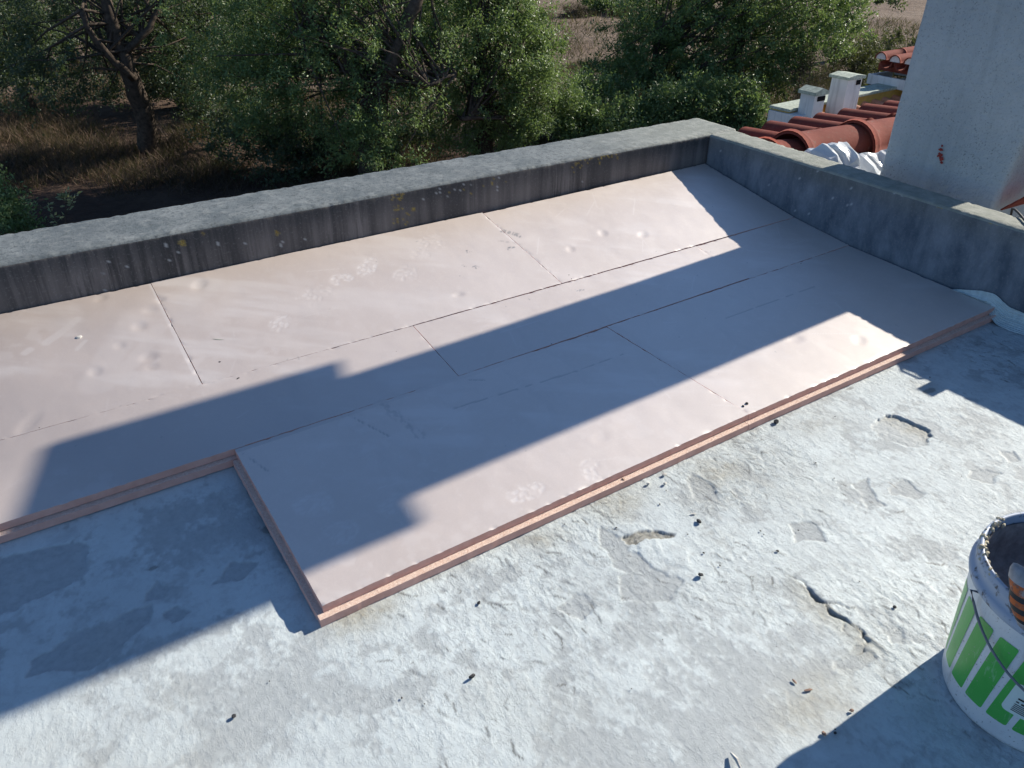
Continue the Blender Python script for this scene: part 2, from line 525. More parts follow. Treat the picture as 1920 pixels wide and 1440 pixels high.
def make_slab():
    x0, x1, y0, y1 = SLAB_PATCH
    st = .0034
    xs = np.arange(x0, x1, st); ys = np.arange(y0, y1, st)
    X, Y = np.meshgrid(xs, ys, indexing='ij')
    wx = X + .018 * (fbm(X * 50, Y * 50, 41, 4, .6) - .5) + .06 * (fbm(X * 9, Y * 9, 42, 3) - .5)
    wy = Y + .018 * (fbm(X * 50, Y * 50, 43, 4, .6) - .5) + .06 * (fbm(X * 9, Y * 9, 44, 3) - .5)
    # worn and flaked paint: patches of several sizes
    f1 = fbm(X * 4.2, Y * 4.2, 11, 6, .62)
    f2 = fbm(X * 14, Y * 14, 12, 5, .65)
    f3 = fbm(X * 38, Y * 30, 13, 4, .6)
    wear = .62 * f1 + .38 * f2
    f4 = fbm(X * 95, Y * 80, 14, 4, .65)
    wear = wear + .26 * (f4 - .5) + .14 * (f3 - .5)
    bare = .85 * sstep(.475, .615, wear)
    bare = np.maximum(bare, .8 * sstep(.60, .69, f2 + .16 * (f4 - .5)))
    chips = sstep(.70, .73, f3 * .7 + .3 * f1 + .12)
    hgt = np.zeros_like(X)
    dirt = .22 * sstep(.55, .78, fbm(X * 2.6, Y * 2.6, 15, 5))
    dark = np.zeros_like(X)
    # hand placed flakes that have come off
    flakes = [
        [(-1.775, -.70), (-1.755, -.76), (-1.785, -.80), (-1.80, -.86), (-1.86, -.84), (-1.85, -.74), (-1.80, -.69)],
        [(-1.80, -.86), (-1.765, -.93), (-1.83, -.97), (-1.90, -.90), (-1.87, -.84)],
        [(-1.515, -.675), (-1.482, -.668), (-1.468, -.72), (-1.497, -.776), (-1.545, -.74)],
        [(-1.975, -.83), (-1.95, -.845), (-1.955, -.885), (-2.01, -.91), (-2.03, -.86)],
        [(-1.115, -.93), (-1.158, -.993), (-1.185, -1.03), (-1.225, -1.00), (-1.17, -.93)],
        [(-1.06, -.985), (-1.05, -1.04), (-1.09, -1.06), (-1.12, -1.02)],
        [(-.80, -1.10), (-.85, -1.06), (-.90, -1.08), (-.86, -1.13)],
        [(-.70, -1.075), (-.735, -1.06), (-.75, -1.09), (-.715, -1.11)],
        [(-1.475, -1.27), (-1.515, -1.255), (-1.535, -1.29), (-1.50, -1.31)],
        [(-1.59, -1.25), (-1.575, -1.30), (-1.645, -1.30), (-1.68, -1.27), (-1.63, -1.25)],
        [(-3.1, -.03), (-3.01, -.055), (-2.91, -.08), (-2.85, -.125), (-2.87, -.20), (-3.0, -.24), (-3.15, -.2)],
        [(-2.745, -.31), (-2.72, -.335), (-2.735, -.37), (-2.77, -.36)],
        [(-2.71, -.40), (-2.69, -.43), (-2.73, -.45), (-2.75, -.42)],
        [(-2.85, -.36), (-2.93, -.375), (-3.0, -.39), (-3.02, -.44), (-2.9, -.46), (-2.78, -.43), (-2.76, -.38)],
        [(-2.58, -.33), (-2.53, -.36), (-2.55, -.40), (-2.62, -.38)],
        [(-1.43, -.94), (-1.36, -.98), (-1.40, -1.03), (-1.47, -1.0)],
    ]
    edge_cut = np.zeros_like(X)
    for k, p in enumerate(flakes):
        bare = np.maximum(bare, (.85 + .15 * f4) * poly_mask(wx, wy, p, .0024)); edge_cut = np.maximum(edge_cut, poly_mask(wx, wy, p, .0024))
    hgt -= .0016 * edge_cut
    # lifted paint beside some of the flakes
    for p, h in (([(-1.79, -.70), (-1.77, -.76), (-1.80, -.79), (-1.74, -.83), (-1.70, -.78), (-1.74, -.70)], .0014),
                 ([(-1.78, -.84), (-1.74, -.92), (-1.69, -.88), (-1.72, -.80)], .0012),
                 ([(-1.465, -.70), (-1.49, -.785), (-1.44, -.79), (-1.43, -.71)], .0012)):
        mk = poly_mask(wx, wy, p, .004)
        hgt += mk * h; bare *= 1 - mk
    # round spall with a broken rim
    cx, cy = -.875, -.838
    r = np.hypot((wx - cx) / 1.0, (wy - cy) / 1.0) + .022 * (fbm(X * 38, Y * 38, 21, 4, .65) - .5)
    sp = 1 - sstep(.071, .075, r)
    hgt -= sp * .0052 * sstep(-.055, .045, X - cx + .35 * (Y - cy)) + sp * .0030 * (fbm(X * 95, Y * 95, 22, 4, .7) - .3)
    bare = np.maximum(bare, sp * (.75 + .25 * f4))
    dirt = np.maximum(dirt, sp * sstep(.2, .7, f2) * sstep(-.02, .05, X - cx) * .9)
    # gravelly hole
    d = line_dist(wx, wy, [(-1.768, -.762), (-1.735, -.778), (-1.70, -.806), (-1.675, -.83)])
    ho = 1 - sstep(.0125, .0165, d + .008 * sstep(-1.72, -1.67, X) + .010 * (fbm(X * 50, Y * 50, 27, 3) - .5))
    hgt -= ho * (.0022 + .0030 * fbm(X * 110, Y * 110, 23, 2))
    dirt = np.maximum(dirt, ho * 1.0)
    dark = np.maximum(dark, ho * (.10 + .65 * sstep(.4, .7, fbm(X * 150, Y * 150, 24, 2))))
    bare = np.maximum(bare, ho)
    # open crack
    jx = X + .012 * (fbm(X * 60, Y * 60, 45, 3) - .5); jy = Y + .012 * (fbm(X * 60, Y * 60, 46, 3) - .5)
    d = line_dist(jx, jy, [(-1.552, -1.105), (-1.563, -1.135), (-1.556, -1.15), (-1.568, -1.172), (-1.560, -1.2), (-1.555, -1.24), (-1.568, -1.262)])
    wd = .0012 + .0042 * sstep(-1.26, -1.20, Y) * sstep(.30, .55, fbm(X * 40, Y * 40, 47, 2))
    cr = 1 - sstep(wd * .5, wd + .0016, d)
    for br in ([(-1.556, -1.15), (-1.535, -1.165), (-1.53, -1.185)], [(-1.560, -1.2), (-1.585, -1.215)], [(-1.568, -1.262), (-1.59, -1.275), (-1.61, -1.27)], [(-1.552, -1.105), (-1.545, -1.08), (-1.555, -1.05)]):
        cr = np.maximum(cr, .6 * (1 - sstep(.0006, .0030, line_dist(jx, jy, br))))
    hgt -= cr * .0045
    hgt += .0018 * (1 - sstep(.0, .05, d)) * (X > -1.56) * (1 - cr)
    dark = np.maximum(dark, cr * .7)
    dirt = np.maximum(dirt, .7 * (1 - sstep(.01, .07, d)) * (X < -1.555))
    # dried ring left by a pail, fresh white patch, grime where water stands
    r = np.hypot(X + 2.70, Y + .552)
    ring = (1 - sstep(.044, .048, r))
    wp = poly_mask(wx, wy, [(-2.845, -.622), (-2.87, -.64), (-2.89, -.672), (-2.915, -.665), (-2.90, -.63), (-2.875, -.615)], .004)
    bare = bare * (1 - .7 * ring) * (1 - wp)
    for gx, gy, gr, ga in ((-2.40, -.625, .07, 1.2), (-2.33, -.63, .035, 1.1), (-1.70, -.64, .09, 1.1), (-1.42, -.70, .08, 1.0), (-1.78, -1.30, .10, 1.1), (-1.95, -.66, .06, .8), (-1.05, -.70, .10, .5), (-1.60, -.88, .07, .25), (-.62, -.77, .05, .9), (-2.95, -.80, .22, .5)):
        r = np.hypot((wx - gx), (wy - gy) * 1.5)
        dirt = np.maximum(dirt, ga * np.exp(-(r / gr) ** 2) * (.35 + .9 * f2))
    e = zs(X, Y)
    seam = (1 - sstep(.0, .05, -.602 - Y + .02 * f1)) * (X > -2.46) * .55 * f2
    dirt = np.maximum(dirt, seam * 1.3)
    streak = line_dist(X, Y, [(-1.95, -1.02), (-2.0, -1.15), (-2.06, -1.25)])
    bare = np.maximum(bare, .0)
    # small dark oval spots
    for gx, gy, a, b in ((-2.742, -.255, .018, .009), (-2.475, -.27, .012, .018), (-2.455, -.11, .012, .035), (-.632, -.785, .032, .014), (-.80, -.64, .02, .006)):
        r = np.hypot((wx - gx) / a, (wy - gy) / b)
        dark = np.maximum(dark, .55 * (1 - sstep(.75, 1.05, r)))
    # short lifted flake edges, shadow lines painted in, thickest on the worn right hand side
    rq = RS(55)
    dens = sstep(.40, .62, fbm(X * 2.1, Y * 2.1, 31, 4)) * sstep(-2.7, -1.9, X)
    for k in range(1500):
        x = rq.uniform(-3.2, -.05); y = rq.uniform(-1.58, -.63)
        i, j = int((x - x0) / st), int((y - y0) / st)
        if dens[min(i, X.shape[0] - 1), min(j, X.shape[1] - 1)] < rq.uniform(.05, .9): continue
        ln = rq.gamma(2.0, .006) + .004; an = -math.pi / 2 + rq.normal(0, .45) + .25
        r0 = int(ln / st) + 6
        i0, i1, j0, j1 = max(0, i - r0), min(X.shape[0], i + r0), max(0, j - r0), min(X.shape[1], j + r0)
        if i1 - i0 < 3 or j1 - j0 < 3: continue
        sl = (slice(i0, i1), slice(j0, j1))
        lx = (jx[sl] - x) * math.cos(an) + (jy[sl] - y) * math.sin(an); ly = -(jx[sl] - x) * math.sin(an) + (jy[sl] - y) * math.cos(an)
        ly = ly + rq.uniform(-14, 14) * lx * lx
        along = 1 - sstep(ln * .55, ln, np.abs(lx))
        dark[sl] = np.maximum(dark[sl], rq.uniform(.35, .80) * along * (1 - sstep(.0006, .0031, np.abs(ly))))
        hgt[sl] += .0007 * along * np.exp(-np.maximum(ly - .002, 0) / .010) * (ly > .001)
    rough = .18 + .62 * sstep(.38, .62, fbm(X * 2.1, Y * 2.1, 31, 4)) * sstep(-2.7, -1.9, X) + .15 * sstep(-2.2, -1.0, X)
    paint = 1 - bare
    Z = e + hgt + .0007 * paint + .0005 * chips * paint + .0010 * (fbm(X * 5, Y * 5, 33, 2) - .5) + rough * .0009 * (sstep(.47, .50, fbm(X * 44, Y * 22, 34, 5, .62)) + sstep(.56, .585, fbm(X * 60, Y * 32, 36, 4, .62))) - .0009 * rough
    # sink the outer rim of the fine patch onto the coarse slab
    V = np.stack([X, Y, Z], -1).reshape(-1, 3)
    F = grid_faces(len(xs), len(ys))
    n0 = len(V)
    at = {'paint': paint * 1.0, 'dirt': dirt, 'dark': dark, 'rough': rough}
    # coarse rest of the slab, a little lower under the fine patch
    cx_ = np.concatenate([np.arange(-9, x0 - .02, .25), np.arange(x0, -.02, .06), [0.0]])
    cy_ = np.concatenate([np.arange(-8, y0 - .02, .25), np.arange(y0, .8, .06), [.842]])
    CX, CY = np.meshgrid(cx_, cy_, indexing='ij')
    inside = (CX > x0 - .01) & (CX < x1 + .01) & (CY > y0 - .01) & (CY < y1 + .01)
    CZ = zs(CX, CY) - np.where(inside, .018, .004)
    V2 = np.stack([CX, CY, CZ], -1).reshape(-1, 3)
    F2 = grid_faces(len(cx_), len(cy_)) + n0
    m = len(V2)
    pv = {'paint': np.concatenate([at['paint'].ravel(), 1 - sstep(.50, .56, fbm(CX * 4.2, CY * 4.2, 11, 5)).ravel()]),
          'dirt': np.concatenate([at['dirt'].ravel(), np.full(m, .15)]),
          'dark': np.concatenate([at['dark'].ravel(), np.zeros(m)]),
          'rough': np.concatenate([at['rough'].ravel(), np.full(m, .8)])}
    o = np_mesh('roof_slab', np.concatenate([V, V2]), [np.concatenate([F, F2])], M['roof_paint'], smooth=True,
                attrs={k: ('POINT', v) for k, v in pv.items()})
    tag(o, kind='structure')
make_slab()

def make_house():
    t = empty('house', (-4.4, -3.4, GZ), 'white walled house under the flat painted roof', 'house')
    bm = bmesh.new(); box(bm, (-4.45, -3.45, (GZ - .14) / 2 - .05), (9.1, 9.09, -GZ - .22)); bm_obj('wall', bm, M['white_plaster'], t, loc=(-4.4, -3.4, GZ))
make_house()

def make_parapet(name, label, A, B, wA, wB, inner_n, base_z, top_z, drop, side, seed, green_fn, spots):
    """wall along A->B (inner foot line), thickness wA->wB along -inner_n"""
    A = np.array(A, float); B = np.array(B, float); nrm = np.array(inner_n, float)
    Ln = np.linalg.norm(B - A)
    st = .008
    s = np.linspace(0, 1, int(Ln / st) + 1)
    ch = .014
    hi = np.linspace(base_z, top_z - ch, 46)
    prof = [(0.0, z, 0) for z in hi] + [(ch * (1 - math.cos(a)) * 1.0, top_z - ch + ch * math.sin(a), 1) for a in (.35, .75, 1.15)]
    nt = 22
    prof += [('t', k / nt, 2) for k in range(1, nt)]
    prof += [('o', a, 3) for a in (1.15, .75, .35)] + [('d', z, 4) for z in np.linspace(top_z - ch, drop, 8)]
    npf = len(prof)
    V = np.zeros((len(s), npf, 3)); reg = np.zeros(npf, int)
    W = wA + (wB - wA) * s
    for j, p in enumerate(prof):
        reg[j] = p[2]
        if p[2] in (0, 1): off = np.full(len(s), p[0]); z = p[1]
        elif p[2] == 2: off = ch + (W - 2 * ch) * p[1]; z = top_z
        elif p[2] == 3: off = W - ch * (1 - math.cos(p[1])); z = top_z - ch + ch * math.sin(p[1])
        else: off = W; z = p[1]
        V[:, j, :2] = A[None] + (B - A)[None] * s[:, None] - nrm[None] * off[:, None]
        V[:, j, 2] = z
    S = np.repeat((s * Ln)[:, None], npf, 1)
    cc = np.cumsum([0] + [.0065 if r == 0 else .007 for r in reg[1:]])
    Cc = np.repeat(cc[None], len(s), 0)
    nz = (fbm(S * 5, Cc * 5, seed, 3) - .5) * .003 + (fbm(S * 70, Cc * 70, seed + 5, 4, .65) - .5) * .0022
    edge = np.exp(-((Cc - cc[48]) / .02) ** 2) + np.exp(-((Cc - cc[min(npf - 1, 48 + nt)]) / .02) ** 2)
    nz -= edge * .003 * sstep(.45, .75, fbm(S * 45, Cc * 45, seed + 9, 4, .65))
    out = np.zeros((npf, 3))
    for j, r in enumerate(reg):
        out[j] = [nrm[0], nrm[1], 0] if r == 0 else ([nrm[0] * .7, nrm[1] * .7, .7] if r == 1 else ([0, 0, 1] if r == 2 else ([-nrm[0] * .7, -nrm[1] * .7, .7] if r == 3 else [-nrm[0], -nrm[1], 0])))
    V += out[None] * nz[..., None]
    high = sstep(top_z - .10, top_z - .015, V[..., 2]) * (.55 + .9 * (fbm(S * 5, S * 0, seed + 2, 4) - .3))
    green = green_fn(V[..., 0], V[..., 1])
    lich = np.zeros(S.shape); wht = np.zeros(S.shape)
    U = V[..., 0] if abs(nrm[1]) > .5 else V[..., 1]
    wob = .006 * (fbm(S * 90, Cc * 90, seed + 3, 3) - .5)
    for (u, z, r, kind) in spots:
        d = np.hypot(U - u, V[..., 2] - z) + wob
        m_ = 1 - sstep(r * .8, r * 1.1, d)
        m_ = np.where(reg[None] <= 2, m_, 0)
        if kind == 'l': lich = np.maximum(lich, m_)
        elif kind == 'w': wht = np.maximum(wht, m_)
    f = grid_faces(len(s), npf)
    mi = np.tile(np.array([0 if reg[j] == 0 or reg[j + 1] >= 4 else 1 for j in range(npf - 1)]), len(s) - 1)
    nv = len(s) * npf
    V = V.reshape(-1, 3)
    caps = []
    loc = (float((A[0] + B[0]) / 2), float((A[1] + B[1]) / 2), float(drop))
    F = [f, np.array([list(range(npf))]), np.array([list(range(nv - npf, nv))[::-1]])]
    o = np_mesh(name, V, F, [M['parapet_side'], M['parapet_top']], smooth=True, midx=np.concatenate([mi, [0, 0]]),
                attrs={'high': ('POINT', high), 'green': ('POINT', green), 'lichen': ('POINT', lich), 'white': ('POINT', wht)}, loc=loc)
    tag(o, label, 'parapet', 'concrete parapets round the flat roof')
    return o

rr = RS(5)
back_spots = [(-2.341, .266, .011, 'l'), (-2.029, .237, .008, 'l'), (-1.506, .229, .008, 'l'), (-1.578, .235, .007, 'l'), (-2.27, .285, .005, 'l'),
              (-2.016, .200, .004, 'w'), (-2.021, .19, .005, 'w'), (-1.938, .205, .003, 'w'), (-1.936, .195, .003, 'w'), (-2.231, .24, .004, 'w'), (-2.145, .225, .0035, 'w'), (-2.14, .26, .003, 'w')]
for k in range(70):
    back_spots.append((-1.56 + rr.normal(0, .018), rr.uniform(.17, .30), rr.uniform(.001, .0042), 'l'))
for k in range(60):
    back_spots.append((-.66 + rr.normal(0, .07), .30 - abs(rr.normal(0, .025)), rr.uniform(.001, .0045), 'l'))
for k in range(34):
    back_spots.append((-1.30 + rr.normal(0, .10), .29 - abs(rr.normal(0, .03)), rr.uniform(.0015, .0045), 'l' if k % 2 else 'w'))
for k in range(36):
    x = rr.uniform(-3.6, -.1)
    back_spots.append((x, rr.uniform(.12, .29), rr.uniform(.0006, .0022), 'w'))
for k in range(22):
    x = rr.uniform(-2.75, -2.2); z = rr.uniform(.16, .27)
    for q in range(3):
        back_spots.append((x + rr.normal(0, .003), z + q * .004, rr.uniform(.0006, .0018), 'w'))
make_parapet('parapet_wall', 'long stained parapet with streaked dark inner face and yellow lichen below the trees', (.186, .845), (-9.0, .845), .275, .275, (0, -1),
             -.02, .306, -.5, 0, 50, lambda x, y: np.where(y > .848, sstep(-.9, .1, x) * .75, 0.0), back_spots)
side_spots = [(-.31, .300, .006, 'l'), (-.318, .296, .004, 'l'), (-.50, .298, .006, 'l'), (-.52, .296, .004, 'l'), (-.13, .297, .004, 'w'), (-.16, .298, .003, 'w'), (-.37, .31, .006, 'w'), (-.36, .313, .004, 'w')]
for k in range(40):
    side_spots.append((rr.uniform(-1, .8), rr.uniform(.1, .3), rr.uniform(.001, .0025), 'w'))
make_parapet('parapet_wall', 'shorter grey parapet beside the white chimney, in shade on its inner face', (.0085, .8405), (-.034, -2.7), .160, .055, (-1, 0),
             -.09, .306, -.5, 1, 80, lambda x, y: np.where(x > .012, .95, 1.0), side_spots)

# ------------------------------------------------------------------ insulation boards
DENTS = [(-2.327, .774, .030, .020, .004), (-2.549, .63, .022, .018, .003), (-2.56, .478, .024, .020, .0035), (-2.705, .472, .02, .016, .003), (-2.564, .432, .018, .015, .002),
         (-2.894, .334, .045, .018, .003), (-2.618, .813, .02, .014, .0025), (-.851, .518, .024, .016, .003), (-.71, .442, .026, .016, .003), (-1.041, .472, .02, .014, .0025),
         (-1.576, .386, .02, .012, .0025), (-.604, -.5, .03, .018, .0025), (-.773, -.385, .03, .02, .0025), (-2.34, -.309, .03, .03, .001), (-.738, -.068, .02, .014, .002),
         (-1.602, .136, .035, .03, .0015), (-1.248, -.129, .03, .02, .0018), (-2.50, .70, .02, .02, .002), (-2.62, .56, .015, .015, .002), (-2.46, .74, .016, .012, .002), (-1.62, -.46, .03, .02, .0012), (-1.30, -.30, .02, .02, .001)]
FEET = [(-2.169, .477, 1.0), (-2.039, .56, .65), (-1.898, .626, 1.0), (-1.789, .657, .9), (-1.681, .569, .5), (-1.575, .66, .35), (-2.365, -.305, .5), (-2.347, -.422, .45), (-1.913, -.534, .7), (-1.72, -.549, .6), (-1.50, .72, .3), (-2.20, -.40, .35), (-2.0, .585, .4)]
def segdist(X, Y, a, b): return line_dist(X, Y, [a, b])

def board_marks(X, Y, seed):
    dust_edge_light = np.zeros_like(X); sc = np.zeros_like(X); dz = np.zeros_like(X)
    f1 = fbm(X * 5, Y * 5, 61, 5); f2 = fbm(X * 22, Y * 22, 62, 4)
    # wiped, dusty smears, strongest on the left board
    left = 1 - sstep(-2.5, -2.0, X)
    sw = fbm(X * 6 + Y * 9, (Y - X * .4) * 2.2, 63, 5, .6)
    dust_edge_light = sstep(.50, .72, sw) * (.42 + .45 * left) * sstep(.33, .58, f1)
    dust_edge_light = np.maximum(dust_edge_light, .5 * sstep(.60, .70, f2) * sstep(.48, .62, f1) * (.35 + .5 * left))
    # bright wiped arcs and drips on the left board
    for pts, w, a in (([(-2.70, .735), (-2.74, .70), (-2.80, .655)], .016, .8), ([(-2.845, .64), (-2.86, .63)], .014, .8), ([(-2.70, .62), (-2.73, .59)], .008, .7),
                      ([(-2.56, .66), (-2.66, .52), (-2.72, .42)], .05, .35), ([(-2.50, .60), (-2.60, .48), (-2.70, .40)], .03, .35)):
        d = line_dist(X + .01 * (f2 - .5), Y + .01 * (f1 - .5), pts)
        dust_edge_light = np.maximum(dust_edge_light, a * (1 - sstep(w * .6, w, d)))
    for (cx, cy, a) in FEET:
        rot = 0.35 + .5 * math.sin(cx * 17)
        lx = (X - cx) * math.cos(rot) + (Y - cy) * math.sin(rot); ly = -(X - cx) * math.sin(rot) + (Y - cy) * math.cos(rot)
        m_ = 1 - sstep(.80, 1.0, np.hypot(lx / (.058 + .012 * math.sin(cx * 41)), ly / (.042 + .006 * math.sin(cy * 37))) + .45 * (fbm(X * 24, Y * 24, int(cx * 100) & 63, 3) - .5))
        m_ = m_ * sstep(.30, .52, fbm(X * 30 + cx * 50, Y * 30, 68, 3) + .25 * (lx / .06 * math.sin(cx * 77) + .3))
        if m_.max() <= 0: continue
        # lugs of a shoe sole: cells with grooves between
        gx = (lx + .6 * np.abs(ly)) / .026 + .25 * np.sin(ly * 90 + cx * 9); gy = ly / .019 + .3 * np.sin(lx * 90 + cx * 30)
        gx = gx + .5 * (np.floor(gy) % 2)
        ex = np.abs(gx - np.floor(gx) - .5); ey = np.abs(gy - np.floor(gy) - .5)
        lug = 1 - sstep(.33, .43, np.maximum(ex, ey))
        rnd = H(np.floor(gx), np.floor(gy), np.zeros_like(gx), int(cx * 1000) & 255)
        lug = lug * (.35 + .65 * (rnd > .25))
        dust_edge_light = np.maximum(dust_edge_light, m_ * (.20 + .72 * lug) * a * (.6 + .8 * f2))
        dz -= m_ * lug * .0005
    for (cx, cy, a, b, d) in DENTS:
        rot = .6 * math.sin(cx * 31 + cy * 7) + .5
        lx = (X - cx) * math.cos(rot) + (Y - cy) * math.sin(rot); ly = -(X - cx) * math.sin(rot) + (Y - cy) * math.cos(rot)
        q = np.exp(-((lx / a) ** 2 + (ly / b) ** 2) ** 1.4)
        d = d * .75
        dz -= d * q
        dz += .25 * d * np.exp(-((lx - a * 1.1) / a) ** 2 - (ly / b) ** 2)
    # black scuffs
    for pts, w, a in (([(-1.215, .685), (-1.185, .655), (-1.170, .625)], .010, .75), ([(-1.20, .69), (-1.165, .645)], .006, .6), ([(-1.255, .575), (-1.235, .57)], .007, .9), ([(-1.26, .63), (-1.235, .61)], .007, .35),
                      ([(-1.178, .232), (-1.16, .222)], .003, .9), ([(-1.205, .240), (-1.175, .222)], .0022, .8), ([(-1.205, .242), (-1.19, .236)], .003, .7), ([(-1.213, .60), (-1.205, .55)], .010, .18)):
        d = line_dist(X, Y, pts)
        st = fbm((X * .8 + Y * .6) * 40, (Y * .8 - X * .6) * 260, 70, 3)
        sc = np.maximum(sc, a * (1 - sstep(w * .5, w, d)) * sstep(.32, .55, st))
    for (cx, cy, r) in ((-1.413, .612, .012), (-1.40, .61, .008), (-1.47, .533, .010), (-1.435, .51, .014), (-1.42, .50, .008), (-1.255, .565, .012)):
        d = np.hypot(X - cx, Y - cy)
        sc = np.maximum(sc, (1 - sstep(r * .6, r, d)) * sstep(.56, .66, fbm(X * 260, Y * 260, 71, 2)))
    # abraded spot and scored lines on the front row
    d = line_dist(X, Y, [(-2.055, -.03), (-2.04, -.09), (-2.03, -.20)])
    ab = (1 - sstep(.010, .024, d)) * sstep(.45, .6, fbm(X * 190, Y * 60, 72, 2))
    sc = np.maximum(sc, ab * .30); dz -= ab * .001
    for a, b, w in (((-1.90, -.137), (-1.48, -.164), .0016), ((-1.48, -.164), (-1.30, -.160), .0012), ((-.86, -.166), (-.42, -.170), .0016), ((-2.153, -.018), (-2.10, -.16), .0014), ((-1.79, -.03), (-1.745, -.06), .0014), ((-2.45, -.03), (-2.42, -.13), .0014)):
        d = segdist(X, Y, a, b)
        q = (1 - sstep(w, w * 2.2, d)) * sstep(.36, .5, fbm(X * 40, Y * 40, 73, 2))
        sc = np.maximum(sc, q * .55); dz -= q * .0012
    for k in range(60):
        r_ = RS(900 + k)
        x0 = r_.uniform(-3, 0); y0 = r_.uniform(-.58, .82); an = r_.uniform(-.7, 1.4); ln = r_.uniform(.03, .16)
        d = segdist(X, Y, (x0, y0), (x0 + ln * math.cos(an), y0 + ln * math.sin(an)))
        dust_edge_light = np.maximum(dust_edge_light, (1 - sstep(.001, .003, d)) * r_.uniform(.15, .55))
    pit = fbm(X * 120, Y * 120, 74, 2)
    sc = np.maximum(sc, .55 * sstep(.985, .993, vnoise(X * 62, Y * 62, 75)) * (pit > .3))
    dz += .0016 * (fbm(X * 8, Y * 8, 76, 3) - .5)
    return np.clip(dust_edge_light, 0, 1), np.clip(sc, 0, 1), dz

BOARDS = [
    # corners: front-left, front-right, back-right, back-left (x, y); label
    ([(-3.705, .3022), (-2.460, .3014), (-2.464, .838), (-3.705, .842)], 'most smeared and dented pink foam board, lying left of the footprints by the streaked parapet'),
    ([(-2.458, .3006), (-1.2055, .3002), (-1.2105, .838), (-2.4625, .841)], 'pink foam board with the row of pale shoe prints along the streaked parapet'),
    ([(-1.204, .2995), (-.006, .2878), (-.004, .834), (-1.209, .830)], 'pink foam board filling the roof corner where the two parapets meet'),
    ([(-3.047, .0005), (-1.798, -.001), (-1.7955, .2980), (-3.047, .3002)], 'narrow pink foam board ending above the cut-out corner at the left'),
    ([(-1.796, .001), (-.5695, .0085), (-.5685, .2875), (-1.7935, .2978)], 'narrow middle pink foam board crossed by the long dark joint in the chimney shadow'),
    ([(-.5675, .006), (-.008, .004), (-.006, .286), (-.5665, .2875)], 'short narrow pink foam board against the shaded parapet, wholly in shadow'),
    ([(-2.464, -.603), (-1.205, -.596), (-1.238, -.0005), (-2.464, -.003)], 'front pink foam board with a bare corner overhanging the step and an abraded streak'),
    ([(-1.203, -.596), (-.028, -.612), (-.012, .002), (-1.236, .001)], 'front pink foam board at the shaded parapet with the brightest sunlit patch'),
]
